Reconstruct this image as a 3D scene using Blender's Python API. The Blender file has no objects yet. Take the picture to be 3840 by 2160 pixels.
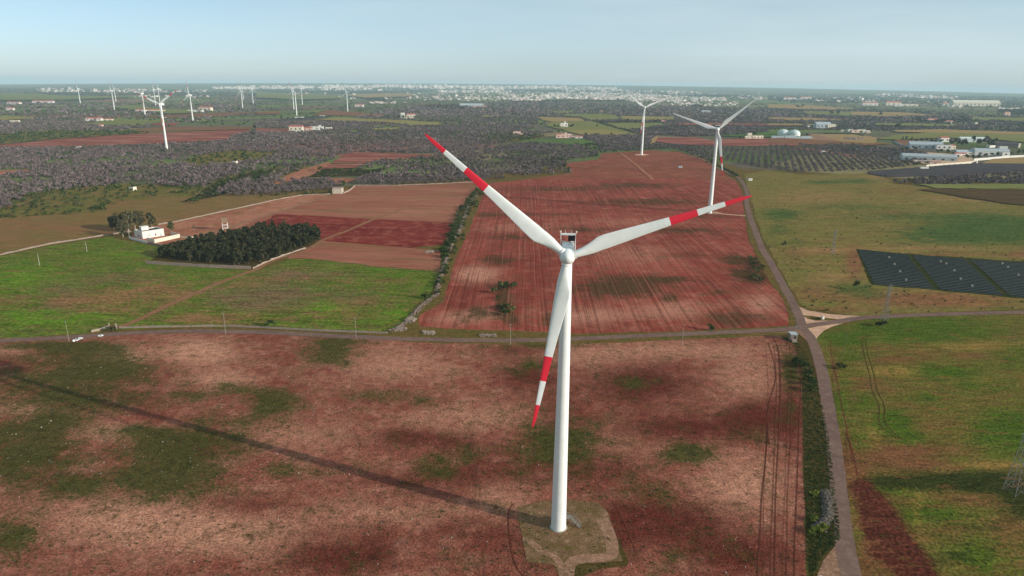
import bpy, math, random
import numpy as np
from mathutils import Vector, Matrix
from mathutils.geometry import delaunay_2d_cdt
from mathutils import noise as mn

random.seed(7)
rng = np.random.default_rng(7)
sc = bpy.context.scene
C = sc.collection
rad = math.radians

# ------------------------------------------------------------------ camera
FPX, CAMH, YH, SLOPE = 2520.0, 120.0, 318.0, 0.0091      # focal length in photo pixels, flying height, horizon line
def _basis():
    t = (1080 - YH) / FPX
    d = np.array([-SLOPE, -1.0, -t]); d /= np.linalg.norm(d)
    up = -d
    fw = np.array([0, 0, -1.0]); fw = fw - up * (fw @ up); fw /= np.linalg.norm(fw)
    rt = np.cross(fw, up)
    return np.array([rt, fw, up])
RC = _basis()
cam = bpy.data.cameras.new('camera')
camo = bpy.data.objects.new('camera', cam); C.objects.link(camo)
cam.sensor_width = 36.0; cam.lens = 36.0 * FPX / 3840.0
cam.clip_start = 1.0; cam.clip_end = 120000.0
M4 = Matrix.Identity(4)
for i in range(3):
    for j in range(3): M4[i][j] = RC[i][j]
M4[2][3] = CAMH
camo.matrix_world = M4
sc.camera = camo

# ------------------------------------------------------------------ light
SUN_EL, SHADOW_AZ = 17.5, 156.5
w = bpy.data.worlds.new('World'); sc.world = w; w.use_nodes = True
nt = w.node_tree; nt.nodes.clear()
out = nt.nodes.new('ShaderNodeOutputWorld'); bg = nt.nodes.new('ShaderNodeBackground')
sky = nt.nodes.new('ShaderNodeTexSky'); sky.sky_type = 'NISHITA'; sky.sun_disc = False
saz = rad(SHADOW_AZ - 180)
sky.sun_elevation = rad(SUN_EL); sky.sun_rotation = math.atan2(math.cos(saz), math.sin(saz))
sky.altitude = 120; sky.air_density = 1.0; sky.dust_density = 0.7; sky.ozone_density = 2.0
# thin high cloud, brighter and thicker toward the sun side
tc = nt.nodes.new('ShaderNodeTexCoord'); mp = nt.nodes.new('ShaderNodeMapping')
mp.inputs['Scale'].default_value = (1.3, 1.3, 9.0); mp.inputs['Rotation'].default_value = (0, 0.12, 0)
cn = nt.nodes.new('ShaderNodeTexNoise'); cn.inputs['Scale'].default_value = 1.6; cn.inputs['Detail'].default_value = 4
cn.inputs['Roughness'].default_value = 0.5
cr = nt.nodes.new('ShaderNodeMapRange'); cr.inputs[1].default_value = 0.30; cr.inputs[2].default_value = 0.75
cr.inputs[3].default_value = 0.45; cr.inputs[4].default_value = 1.0
sx = nt.nodes.new('ShaderNodeSeparateXYZ'); sr = nt.nodes.new('ShaderNodeMapRange')
sr.inputs[1].default_value = -0.45; sr.inputs[2].default_value = 0.5; sr.inputs[3].default_value = 0.45; sr.inputs[4].default_value = 1.0
mu = nt.nodes.new('ShaderNodeMath'); mu.operation = 'MULTIPLY'
mx = nt.nodes.new('ShaderNodeMix'); mx.data_type = 'RGBA'
CLOUD = (4.8, 5.8, 6.05, 1)
mx.inputs[7].default_value = CLOUD
L = nt.links.new
L(tc.outputs['Generated'], mp.inputs['Vector']); L(mp.outputs[0], cn.inputs['Vector']); L(cn.outputs[0], cr.inputs[0])
L(tc.outputs['Generated'], sx.inputs[0]); L(sx.outputs[0], sr.inputs[0])
L(cr.outputs[0], mu.inputs[0]); L(sr.outputs[0], mu.inputs[1]); L(mu.outputs[0], mx.inputs[0])
tn = nt.nodes.new('ShaderNodeMix'); tn.data_type = 'RGBA'; tn.blend_type = 'MULTIPLY'; tn.inputs[0].default_value = 1.0
tg = nt.nodes.new('ShaderNodeMix'); tg.data_type = 'RGBA'; te = nt.nodes.new('ShaderNodeMapRange'); te.inputs[1].default_value = 0.0; te.inputs[2].default_value = 0.2
tg.inputs[6].default_value = (0.84, 1.02, 1.52, 1); tg.inputs[7].default_value = (0.68, 0.78, 0.66, 1)      # clear maritime air: bluer than the model's near the horizon
L(tc.outputs['Generated'], sx.inputs[0]); L(sx.outputs[2], te.inputs[0]); L(te.outputs[0], tg.inputs[0]); L(tg.outputs[2], tn.inputs[7])
L(sky.outputs[0], tn.inputs[6]); L(tn.outputs[2], mx.inputs[6]); L(mx.outputs[2], bg.inputs[0]); L(bg.outputs[0], out.inputs[0])
bg.inputs[1].default_value = 0.135
sun = bpy.data.lights.new('sun', 'SUN'); sun.energy = 4.8; sun.angle = rad(0.53); sun.color = (1.0, 0.93, 0.83)
suno = bpy.data.objects.new('sun', sun); C.objects.link(suno)
sdir = Vector((math.cos(saz) * math.cos(rad(SUN_EL)), math.sin(saz) * math.cos(rad(SUN_EL)), math.sin(rad(SUN_EL))))
suno.rotation_euler = sdir.to_track_quat('Z', 'Y').to_euler(); suno.location = sdir * 500
sc.view_settings.view_transform = 'Standard'; sc.view_settings.look = 'None'
sc.view_settings.exposure = 0.0; sc.view_settings.gamma = 1.0
sc.render.engine = 'CYCLES'
sc.cycles.use_denoising = True
sc.cycles.max_bounces = 5; sc.cycles.diffuse_bounces = 2; sc.cycles.glossy_bounces = 2
sc.cycles.transmission_bounces = 2; sc.cycles.volume_bounces = 1; sc.cycles.transparent_max_bounces = 6
sc.cycles.sample_clamp_indirect = 4.0
HAZE = 5.5e-5

# ------------------------------------------------------------------ placing
K = 3840.0 / 2576.0
def terrain(x, y):                       # flat plain, a low ridge far beyond the towns
    x = np.asarray(x, float); y = np.asarray(y, float)
    d = np.hypot(x, y); az = np.degrees(np.arctan2(x, y))
    prof = np.clip(1 - (az / 39.0) ** 2, 0, 1)
    t = np.clip((d - 8500) / 12500, 0, 1)
    return 137.0 * t * t * (3 - 2 * t) * prof
def gpx(x, y):                           # photo pixel (3840 wide) -> point of the plain
    c = np.array([x - 1920.0, 1080.0 - y, -FPX]); r = RC @ c
    s = CAMH / max(1e-6, -r[2])
    p = r * s
    if np.hypot(p[0], p[1]) > 8500 or r[2] > -1e-4:
        rh = r / np.hypot(r[0], r[1])
        ds = np.linspace(8000, 21500, 700)
        zz = CAMH + rh[2] * ds; tt = terrain(rh[0] * ds, rh[1] * ds)
        k = np.argmax(tt >= zz) if np.any(tt >= zz) else len(ds) - 1
        return np.array([rh[0] * ds[k], rh[1] * ds[k]])
    return p[:2]
def g(x, y): return gpx(x * K, y * K)    # the same for the 2576-wide reading of the photo
def proj(P):                             # world points -> 2576-wide reading
    P = np.atleast_2d(np.asarray(P, float)); Q = (P - np.array([0, 0, CAMH])) @ RC
    z = np.where(Q[:, 2] < -0.1, -Q[:, 2], np.nan)
    return np.stack([(1920 + FPX * Q[:, 0] / z) / K, (1080 - FPX * Q[:, 1] / z) / K], 1)
def inpoly(P, poly):
    P = np.asarray(P, float); poly = np.asarray(poly, float)
    x, y = P[:, 0], P[:, 1]; r = np.zeros(len(P), bool)
    j = len(poly) - 1
    for i in range(len(poly)):
        xi, yi = poly[i]; xj, yj = poly[j]
        if yi != yj:
            r ^= ((yi > y) != (yj > y)) & (x < (xj - xi) * (y - yi) / (yj - yi) + xi)
        j = i
    return r
def CR(n, pts):                          # points read in one of the enlarged crops -> 2576-wide reading
    ox, oy = {'1a': (0, 167.7), '2a': (644, 167.7), '3a': (1288, 167.7), '4a': (1932, 167.7), '5a': (0, 483), '6a': (644, 483),
              '7a': (1288, 483), '8a': (1932, 483), '5b': (0, 805), '6b': (644, 805), '7b': (1288, 805), '8b': (1932, 805),
              '7c': (1288, 1086.7), '8c': (1932, 1086.7)}[n]
    return [(ox + a / 4.0, oy + b / 4.0) for a, b in pts]

# ------------------------------------------------------------------ tags and meshes
def tag(o, label=None, cat=None, group=None, kind=None):
    if label: o['label'] = label
    if cat: o['category'] = cat
    if group: o['group'] = group
    if kind: o['kind'] = kind
    return o
def empty(name, loc=(0, 0, 0), rz=0.0):
    o = bpy.data.objects.new(name, None); C.objects.link(o); o.location = loc; o.rotation_euler = (0, 0, rz); o.empty_display_size = 0.5
    return o
def link(name, me, parent=None, loc=None, rot=None):
    o = bpy.data.objects.new(name, me); C.objects.link(o)
    if parent: o.parent = parent
    if loc is not None: o.location = loc
    if rot is not None: o.rotation_euler = rot
    return o
def uniform_mesh(name, V, F, mats, midx=None, smooth=False, attrs=None):
    V = np.asarray(V, np.float32); F = np.asarray(F, np.int32); n = F.shape[1]
    me = bpy.data.meshes.new(name)
    me.vertices.add(len(V)); me.vertices.foreach_set('co', V.ravel())
    me.loops.add(F.size); me.loops.foreach_set('vertex_index', F.ravel())
    me.polygons.add(len(F)); me.polygons.foreach_set('loop_start', np.arange(0, F.size, n, dtype=np.int32))
    me.polygons.foreach_set('loop_total', np.full(len(F), n, np.int32))
    if midx is not None: me.polygons.foreach_set('material_index', np.asarray(midx, np.int32))
    me.polygons.foreach_set('use_smooth', np.full(len(F), smooth))
    for m in (mats if isinstance(mats, (list, tuple)) else [mats]): me.materials.append(m)
    for k, a in (attrs or {}).items():
        a = np.asarray(a, np.float32)
        at = me.attributes.new(k, 'FLOAT_COLOR', 'POINT'); at.data.foreach_set('color', a.ravel())
    me.update(calc_edges=True); me.validate()
    return me
class MB:                                # collects shapes, links them as ONE mesh
    def __init__(s): s.v = []; s.f = []; s.m = []; s.sm = []
    def add(s, vs, fs, mi=0, smooth=False):
        b = len(s.v); s.v += [tuple(map(float, p)) for p in vs]; s.f += [[b + i for i in f] for f in fs]
        s.m += [mi] * len(fs); s.sm += [smooth] * len(fs)
    def box(s, c, size, rz=0.0, mi=0, taper=1.0, bottom=True):
        x, y, z = [a / 2 for a in size]; co, si = math.cos(rz), math.sin(rz); vs = []
        for k, dz in ((1.0, -z), (taper, z)):
            for dx, dy in ((-x, -y), (x, -y), (x, y), (-x, y)):
                vs.append((c[0] + (dx * co - dy * si) * k, c[1] + (dx * si + dy * co) * k, c[2] + dz))
        fs = [(4, 5, 6, 7), (0, 1, 5, 4), (1, 2, 6, 5), (2, 3, 7, 6), (3, 0, 4, 7)]
        if bottom: fs.append((3, 2, 1, 0))
        s.add(vs, fs, mi)
    def bar(s, a, b, r, n=6, r2=None, mi=0, smooth=True, caps=True):
        a = Vector(a); b = Vector(b); d = (b - a)
        if d.length < 1e-6: return
        q = d.to_track_quat('Z', 'Y'); r2 = r if r2 is None else r2
        vs = [tuple(a + q @ Vector((r * math.cos(2 * math.pi * i / n), r * math.sin(2 * math.pi * i / n), 0))) for i in range(n)]
        vs += [tuple(b + q @ Vector((r2 * math.cos(2 * math.pi * i / n), r2 * math.sin(2 * math.pi * i / n), 0))) for i in range(n)]
        s.add(vs, [(i, (i + 1) % n, n + (i + 1) % n, n + i) for i in range(n)], mi, smooth)
        if caps: s.add(vs, [tuple(range(n))[::-1], tuple(range(n, 2 * n))], mi)
    def prism(s, poly, z0, z1, mi=0, mtop=None):
        n = len(poly); vs = [(p[0], p[1], z0) for p in poly] + [(p[0], p[1], z1) for p in poly]
        s.add(vs, [(i, (i + 1) % n, n + (i + 1) % n, n + i) for i in range(n)], mi)
        s.add(vs, [tuple(range(n, 2 * n))], mi if mtop is None else mtop)
    def lathe(s, prof, n=32, mi=0, smooth=True, cx=0, cy=0, a0=0, a1=2 * math.pi):
        full = abs(a1 - a0 - 2 * math.pi) < 1e-6; m = n if full else n + 1
        vs = [(cx + r * math.cos(a0 + (a1 - a0) * i / n), cy + r * math.sin(a0 + (a1 - a0) * i / n), z) for r, z in prof for i in range(m)]
        fs = []
        for k in range(len(prof) - 1):
            for i in range(n):
                j = (i + 1) % m if full else i + 1
                fs.append((k * m + i, k * m + j, (k + 1) * m + j, (k + 1) * m + i))
        s.add(vs, fs, mi, smooth)
    def mesh(s, name, mats):
        me = bpy.data.meshes.new(name); me.from_pydata(s.v, [], s.f)
        for m in (mats if isinstance(mats, (list, tuple)) else [mats]): me.materials.append(m)
        me.polygons.foreach_set('material_index', s.m); me.polygons.foreach_set('use_smooth', s.sm); me.update()
        return me
    def build(s, name, mats, parent=None, loc=None, rot=None): return link(name, s.mesh(name, mats), parent, loc, rot)

# ------------------------------------------------------------------ materials
class NT:
    def __init__(s, name):
        s.m = bpy.data.materials.new(name); s.m.use_nodes = True; s.t = s.m.node_tree; s.t.nodes.clear()
        s.out = s.n('ShaderNodeOutputMaterial'); s.b = s.n('ShaderNodeBsdfPrincipled')
        s.t.links.new(s.b.outputs[0], s.out.inputs[0])
        s.b.inputs['Roughness'].default_value = 0.95; s.b.inputs['Specular IOR Level'].default_value = 0.0
        s._pos = None
    def n(s, k): return s.t.nodes.new(k)
    def l(s, a, b): s.t.links.new(a, b)
    def pos(s):
        if s._pos is None: s._pos = s.n('ShaderNodeNewGeometry').outputs['Position']
        return s._pos
    def mapped(s, scale=(1, 1, 1), rz=0.0):
        m = s.n('ShaderNodeMapping'); m.inputs['Scale'].default_value = scale; m.inputs['Rotation'].default_value = (0, 0, rz)
        s.l(s.pos(), m.inputs['Vector']); return m.outputs[0]
    def noise(s, size, detail=3, rough=0.55, vec=None, dist=0.0):
        n = s.n('ShaderNodeTexNoise'); n.inputs['Scale'].default_value = 1.0 / size; n.inputs['Detail'].default_value = detail
        n.inputs['Roughness'].default_value = rough; n.inputs['Distortion'].default_value = dist
        s.l(vec if vec is not None else s.pos(), n.inputs['Vector']); return n.outputs[0]
    def rng(s, v, a, b, c=0.0, d=1.0):
        r = s.n('ShaderNodeMapRange'); r.inputs[1].default_value = a; r.inputs[2].default_value = b
        r.inputs[3].default_value = c; r.inputs[4].default_value = d; s.l(v, r.inputs[0]); return r.outputs[0]
    def math(s, op, a, b=None):
        m = s.n('ShaderNodeMath'); m.operation = op
        for i, v in ((0, a), (1, b)):
            if v is None: continue
            if isinstance(v, (int, float)): m.inputs[i].default_value = v
            else: s.l(v, m.inputs[i])
        return m.outputs[0]
    def mix(s, f, a, b, mode='MIX'):
        m = s.n('ShaderNodeMix'); m.data_type = 'RGBA'; m.blend_type = mode
        if isinstance(f, (int, float)): m.inputs[0].default_value = f
        else: s.l(f, m.inputs[0])
        for i, v in ((6, a), (7, b)):
            if isinstance(v, tuple): m.inputs[i].default_value = (*v[:3], 1)
            else: s.l(v, m.inputs[i])
        return m.outputs[2]
    def done(s, col, bump=None, bstr=0.3, bdist=0.1):
        if isinstance(col, tuple): s.b.inputs['Base Color'].default_value = (*col[:3], 1)
        else: s.l(col, s.b.inputs['Base Color'])
        if bump is not None:
            bn = s.n('ShaderNodeBump'); bn.inputs['Strength'].default_value = bstr; bn.inputs['Distance'].default_value = bdist
            s.l(bump, bn.inputs['Height']); s.l(bn.outputs[0], s.b.inputs['Normal'])
        return s.m
def gray(t, v): # scalar -> usable colour factor
    return v
def paint(name, c, rough=0.5, var=0.06, size=3.0, spec=0.3, metal=0.0):
    t = NT(name); n = t.noise(size, 3)
    col = t.mix(t.rng(n, 0.3, 0.7), tuple(a * (1 - var) for a in c), tuple(min(1, a * (1 + var)) for a in c))
    t.b.inputs['Roughness'].default_value = rough; t.b.inputs['Specular IOR Level'].default_value = spec; t.b.inputs['Metallic'].default_value = metal
    return t.done(col)
def soil(name, c1, c2, c3, big=70.0, mid=14.0, fine=0.8, rows=None, blobs=False, gcol=(0.030, 0.048, 0.018), dcol=(0.070, 0.022, 0.018),
         pcol=(0.36, 0.21, 0.16), speck=0.45, bump=0.25, stretch=None, weeds=None, xcol=(0.02, 0.03, 0.01), ycol=None):
    """ground material: three earth or grass colours, rows (angle, spacing, strength), traced patches in the 'patch' attribute"""
    t = NT(name)
    vec = t.mapped(stretch[0], stretch[1]) if stretch else None
    n1 = t.noise(big, 4, 0.55, vec); n2 = t.noise(mid, 5, 0.65, vec); n3 = t.noise(fine, 3, 0.7)
    col = t.mix(t.rng(n1, 0.36, 0.64), c1, c2)
    col = t.mix(t.rng(n2, 0.48, 0.72), col, c3)
    if blobs:
        at = t.n('ShaderNodeAttribute'); at.attribute_name = 'patch'
        sp = t.n('ShaderNodeSeparateColor'); t.l(at.outputs['Color'], sp.inputs[0])
        nb = t.rng(t.noise(11.0, 6, 0.7), 0.3, 0.7, -0.38, 0.38); nf = t.rng(t.noise(1.3, 3, 0.7), 0.3, 0.7, -0.28, 0.28)
        pal = t.rng(t.math('ADD', sp.outputs[2], t.math('MULTIPLY', nb, 0.7)), 0.0, 0.6)
        col = t.mix(pal, col, pcol)
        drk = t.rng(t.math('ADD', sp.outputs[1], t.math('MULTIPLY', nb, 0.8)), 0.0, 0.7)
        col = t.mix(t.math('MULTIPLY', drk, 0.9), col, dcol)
        gr = t.rng(t.math('ADD', t.math('ADD', sp.outputs[0], nb), nf), 0.08, 0.62)
        col = t.mix(t.math('MULTIPLY', gr, 0.86), col, gcol)
        col = t.mix(t.rng(t.math('ADD', at.outputs['Alpha'], t.math('MULTIPLY', t.math('ADD', nb, nf), 0.6)), 0.15, 0.7), col, xcol)
        if ycol:
            a2 = t.n('ShaderNodeAttribute'); a2.attribute_name = 'bare'
            col = t.mix(t.rng(t.math('ADD', a2.outputs['Fac'], t.math('MULTIPLY', t.math('ADD', nb, nf), 0.55)), 0.2, 0.65), col, t.mix(t.rng(t.noise(2.0, 4, 0.7), 0.4, 0.65), ycol, tuple(a * 1.5 for a in ycol)))
    for weeds in ([] if not weeds else weeds if isinstance(weeds, list) else [weeds]):
        nw = t.noise(weeds[1], 6, 0.72, vec); col = t.mix(t.rng(nw, weeds[2], weeds[2] + 0.1, 0, weeds[3]), col, weeds[0])
    h = n3
    if rows:
        ang, spc, st = rows[:3]
        m = t.n('ShaderNodeMapping'); m.inputs['Rotation'].default_value = (0, 0, -ang); t.l(t.pos(), m.inputs['Vector'])
        wv = t.n('ShaderNodeVectorMath'); wv.operation = 'ADD'; nz = t.n('ShaderNodeTexNoise'); nz.inputs['Scale'].default_value = 1 / 60; t.l(t.pos(), nz.inputs['Vector'])
        s2 = t.n('ShaderNodeVectorMath'); s2.operation = 'SCALE'; s2.inputs[3].default_value = 3.0; t.l(nz.outputs['Color'], s2.inputs[0]); t.l(m.outputs[0], wv.inputs[0]); t.l(s2.outputs[0], wv.inputs[1])
        m2 = t.n('ShaderNodeMapping'); m2.inputs['Scale'].default_value = (0.006, 1, 0.01); t.l(wv.outputs[0], m2.inputs['Vector'])
        sn = t.noise(spc * 0.55, 3, 0.75, m2.outputs[0])          # furrows: long streaks of uneven depth and spacing
        am = t.rng(t.noise(45, 4, 0.7), 0.3, 0.7, 0.45, 1.0)
        col = t.mix(t.math('MULTIPLY', t.math('MULTIPLY', t.rng(sn, 0.50, 0.61), am), st), col, rows[3] if len(rows) > 3 else tuple(a * 0.35 for a in c1))
        col = t.mix(t.math('MULTIPLY', t.rng(sn, 0.46, 0.32), st * 0.5), col, tuple(min(0.9, a * 1.35) for a in c3))
        h = t.math('SUBTRACT', n3, t.math('MULTIPLY', sn, 2.0))
    sp_ = t.math('MULTIPLY', t.rng(n3, 0.25, 0.75, 1 - speck, 1 + speck), t.rng(t.noise(fine * 4.5, 4, 0.75, vec), 0.3, 0.7, 1 - speck * 0.55, 1 + speck * 0.55))
    mm = t.n('ShaderNodeVectorMath'); mm.operation = 'SCALE'; t.l(col, mm.inputs[0]); t.l(sp_, mm.inputs[3])
    return t.done(mm.outputs[0], h, bump, 0.35)

def lin(r, gg, b): # sRGB 0-255 -> linear
    f = lambda v: (v / 255) / 12.92 if v / 255 < 0.04045 else ((v / 255 + 0.055) / 1.055) ** 2.4
    return (f(r), f(gg), f(b))

def T(r, g_, b):                          # sRGB reading of a sunlit patch -> base colour under this low sun
    c = lin(r, g_, b); return (c[0] / 0.74, c[1] / 0.94, c[2] / 1.14)
M = {}
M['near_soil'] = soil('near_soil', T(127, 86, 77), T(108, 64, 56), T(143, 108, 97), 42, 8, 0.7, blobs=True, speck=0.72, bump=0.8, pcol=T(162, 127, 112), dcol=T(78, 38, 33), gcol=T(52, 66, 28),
                      weeds=[(T(74, 62, 42), 2.4, 0.57, 0.65), (T(60, 66, 34), 7.0, 0.62, 0.7)])
M['furrow_soil'] = soil('furrow_soil', T(132, 72, 65), T(112, 56, 50), T(150, 98, 90), 60, 14, 0.9, rows=(rad(89), 2.4, 0.8), blobs=True, gcol=T(54, 56, 34), pcol=T(164, 126, 114), dcol=T(98, 48, 42), speck=0.3,
                        weeds=(T(92, 68, 50), 9, 0.58, 0.5))
M['unploughed_soil'] = soil('unploughed_soil', T(124, 76, 66), T(108, 66, 56), T(138, 94, 82), 90, 20, 1.5, weeds=(T(100, 88, 56), 16, 0.52, 0.6), speck=0.25)
M['red_soil'] = soil('red_soil', T(112, 50, 48), T(98, 40, 40), T(140, 90, 78), 50, 10, 1.5, rows=(rad(-9), 5.0, 0.22), speck=0.3)
M['striped_soil'] = soil('striped_soil', T(140, 98, 88), T(128, 80, 72), T(140, 110, 92), 50, 15, 1.2, rows=(rad(-9), 6.0, 0.62, T(84, 80, 50)), speck=0.25, weeds=(T(104, 92, 62), 22, 0.52, 0.6), stretch=((0.25, 1, 1), rad(9)))
M['pink_soil'] = soil('pink_soil', T(148, 108, 94), T(132, 88, 76), T(158, 126, 108), 50, 10, 1.5, speck=0.3, weeds=(T(108, 96, 60), 15, 0.52, 0.6))
M['far_red'] = soil('far_red', T(122, 78, 72), T(106, 62, 58), T(172, 134, 126), 70, 30, 6, speck=0.15, stretch=((0.2, 1.3, 1), rad(-12)))
M['far_brown'] = soil('far_brown', T(112, 84, 68), T(106, 88, 62), T(126, 98, 78), 120, 40, 6, speck=0.15, stretch=((0.3, 1.2, 1), 0))
M['green'] = soil('green', T(68, 100, 30), T(82, 96, 42), T(84, 122, 34), 34, 5, 2.0, blobs=True, gcol=T(128, 98, 76), dcol=T(100, 90, 72), pcol=T(80, 122, 28), speck=0.7, bump=1.0,
                  weeds=[(T(118, 92, 72), 8, 0.53, 0.8), (T(94, 86, 74), 3.5, 0.55, 0.6), (T(50, 76, 24), 2.2, 0.57, 0.55)], stretch=((0.45, 1.9, 1), 0.1))
M['olive_grass'] = soil('olive_grass', T(106, 96, 62), T(116, 92, 68), T(94, 98, 54), 60, 12, 1.5, speck=0.3, weeds=(T(132, 100, 78), 14, 0.55, 0.6), stretch=((0.4, 1.2, 1), 0))
M['meadow'] = soil('meadow', T(90, 94, 46), T(98, 86, 52), T(76, 100, 36), 36, 6, 1.0, blobs=True, gcol=T(60, 90, 27), dcol=T(108, 76, 58), pcol=T(136, 116, 70), speck=0.7, bump=1.0, weeds=[(T(112, 80, 58), 8, 0.55, 0.65), (T(54, 70, 26), 2.4, 0.56, 0.6)], xcol=T(48, 58, 28), ycol=T(70, 40, 34),
                   stretch=((0.5, 1.6, 1), -0.2))
M['tan_meadow'] = soil('tan_meadow', T(108, 104, 62), T(92, 102, 52), T(122, 106, 72), 40, 8, 2.6, blobs=True, gcol=T(52, 84, 44), dcol=T(118, 86, 66), pcol=T(136, 114, 82), speck=0.5, weeds=[(T(74, 84, 44), 6, 0.56, 0.6), (T(132, 100, 76), 12, 0.58, 0.5)],
                       stretch=((0.5, 1.5, 1), 0.1))
M['verge'] = soil('verge', T(94, 84, 52), T(76, 80, 38), T(114, 92, 66), 12, 3.0, 0.8, speck=0.5, bump=0.6)
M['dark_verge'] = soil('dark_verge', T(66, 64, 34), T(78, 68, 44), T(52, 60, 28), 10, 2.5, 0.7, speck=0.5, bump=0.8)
M['dark_red'] = soil('dark_red', T(72, 36, 33), T(80, 42, 38), T(92, 54, 48), 20, 5, 0.8, rows=(rad(118), 1.3, 0.2), speck=0.4, weeds=(T(74, 78, 38), 5, 0.55, 0.7))
M['furrow_dark_soil'] = soil('furrow_earth', T(90, 52, 44), T(82, 48, 40), T(100, 62, 52), 20, 5, 0.8, speck=0.4)  # darker soil colour for furrow lines and tyre tracks
M['pad'] = soil('pad', T(96, 84, 60), T(118, 100, 84), T(72, 70, 38), 6, 1.8, 0.4, speck=0.6, bump=0.6, weeds=[(T(146, 124, 110), 2.4, 0.54, 0.65), (T(62, 68, 30), 1.8, 0.58, 0.7)])
M['gravel'] = soil('gravel', T(182, 160, 144), T(168, 144, 130), T(196, 178, 164), 14, 4, 0.5, speck=0.2, bump=0.2)
M['gravel_dim'] = soil('gravel_dim', T(132, 110, 98), T(114, 96, 82), T(152, 130, 117), 4, 1.6, 0.4, speck=0.45, bump=0.4, weeds=(T(88, 80, 52), 2.2, 0.58, 0.6))
M['dirt_path'] = soil('dirt_path', T(122, 94, 76), T(132, 106, 88), T(112, 84, 66), 12, 3, 0.6, speck=0.25)
M['asphalt'] = soil('asphalt', T(110, 97, 95), T(98, 86, 86), T(122, 109, 105), 18, 3.0, 0.5, speck=0.16, bump=0.1)
M['scrub_soil'] = soil('scrub_soil', T(88, 96, 48), T(112, 98, 68), T(74, 88, 38), 30, 8, 2, speck=0.35, weeds=(T(140, 112, 88), 14, 0.58, 0.7))
M['far_green'] = soil('far_green', T(100, 116, 70), T(112, 118, 78), T(96, 110, 66), 150, 40, 8, speck=0.12, stretch=((0.3, 1.2, 1), 0))
M['far_yellow'] = soil('far_yellow', T(122, 126, 80), T(130, 124, 84), T(112, 116, 74), 150, 40, 8, speck=0.12, stretch=((0.3, 1.2, 1), 0))
M['far_dark_green'] = soil('far_dark_green', T(72, 104, 58), T(84, 108, 64), T(72, 96, 54), 150, 40, 8, speck=0.12)
M['far_tan'] = soil('far_tan', T(138, 126, 94), T(128, 122, 84), T(146, 124, 98), 150, 40, 8, speck=0.15, stretch=((0.3, 1.2, 1), 0))
M['far_dark'] = soil('far_dark', T(76, 66, 48), T(66, 62, 40), T(92, 70, 56), 60, 20, 4, speck=0.25, stretch=((0.3, 1.2, 1), 0))
M['yard'] = soil('yard', T(176, 164, 148), T(160, 146, 130), T(188, 178, 164), 40, 10, 3, speck=0.2)

def foliage(name, dark, light, tint=(0.2, 0.11, 0.06)):
    t = NT(name); at = t.n('ShaderNodeAttribute'); at.attribute_name = 'tint'
    sp = t.n('ShaderNodeSeparateColor'); t.l(at.outputs['Color'], sp.inputs[0])
    col = t.mix(sp.outputs[0], dark, light); col = t.mix(t.math('MULTIPLY', sp.outputs[1], 0.8), col, tint)
    t.b.inputs['Specular IOR Level'].default_value = 0.0
    return t.done(col)
M['bare'] = foliage('bare_twigs', (0.125, 0.090, 0.090), (0.240, 0.180, 0.180), (0.070, 0.080, 0.030))
M['pine'] = foliage('pine_needles', (0.018, 0.026, 0.010), (0.070, 0.068, 0.032), (0.12, 0.09, 0.05))
M['euca'] = foliage('gum_leaves', (0.05, 0.052, 0.024), (0.15, 0.125, 0.065), (0.035, 0.05, 0.02))
M['bush'] = foliage('bush_leaves', (0.022, 0.040, 0.010), (0.075, 0.10, 0.025), (0.12, 0.12, 0.05))
M['yellow_bush'] = foliage('flowering_leaves', (0.10, 0.13, 0.02), (0.24, 0.26, 0.04), (0.05, 0.09, 0.02))
M['bark'] = paint('bark', (0.17, 0.13, 0.11), 0.9, 0.2, 0.8)
M['pale_bark'] = paint('pale_bark', (0.42, 0.35, 0.28), 0.9, 0.2, 0.8)
M['white'] = paint('turbine_white', (0.77, 0.775, 0.755), 0.42, 0.05, 2.2, 0.4)
M['red'] = paint('signal_red', (0.74, 0.020, 0.045), 0.4, 0.03, 5.0, 0.4)
M['black'] = paint('black_grille', (0.012, 0.012, 0.013), 0.6, 0.2, 0.5)
M['darkgap'] = paint('joint_shadow_gap', (0.25, 0.26, 0.27), 0.6, 0.1, 0.5)
M['metal'] = paint('galvanised_metal', (0.24, 0.22, 0.19), 0.5, 0.15, 1.0)
M['pylon'] = paint('weathered_steel', (0.20, 0.20, 0.20), 0.6, 0.15, 1.0)
M['concrete'] = paint('pole_concrete', (0.33, 0.30, 0.25), 0.85, 0.1, 1.0)
M['wood'] = paint('pole_wood', (0.16, 0.12, 0.09), 0.9, 0.15, 1.0)
M['plaster'] = paint('white_plaster', (0.68, 0.65, 0.60), 0.85, 0.07, 3.0)
M['cream'] = paint('cream_plaster', (0.68, 0.60, 0.48), 0.85, 0.08, 3.0)
M['pinkwall'] = paint('pink_plaster', (0.62, 0.42, 0.35), 0.85, 0.08, 3.0)
M['redroof'] = paint('red_tiles', (0.40, 0.12, 0.09), 0.85, 0.15, 2.0)
M['darkroof'] = paint('dark_felt_roof', (0.055, 0.048, 0.05), 0.9, 0.2, 2.0)
M['greyroof'] = paint('grey_sheet_roof', (0.40, 0.44, 0.46), 0.5, 0.08, 4.0)
M['window'] = paint('dark_window', (0.03, 0.035, 0.04), 0.2, 0.1, 1.0, 0.5)
M['tank'] = paint('tank_rust', (0.26, 0.17, 0.10), 0.85, 0.25, 1.5)
M['dome'] = paint('pale_membrane', (0.62, 0.68, 0.66), 0.5, 0.05, 8.0)
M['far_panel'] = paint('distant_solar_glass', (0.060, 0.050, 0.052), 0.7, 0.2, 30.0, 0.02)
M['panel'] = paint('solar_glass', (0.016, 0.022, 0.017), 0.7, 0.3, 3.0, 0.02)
M['stone'] = paint('limestone', (0.33, 0.255, 0.20), 0.95, 0.3, 0.6)
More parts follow.
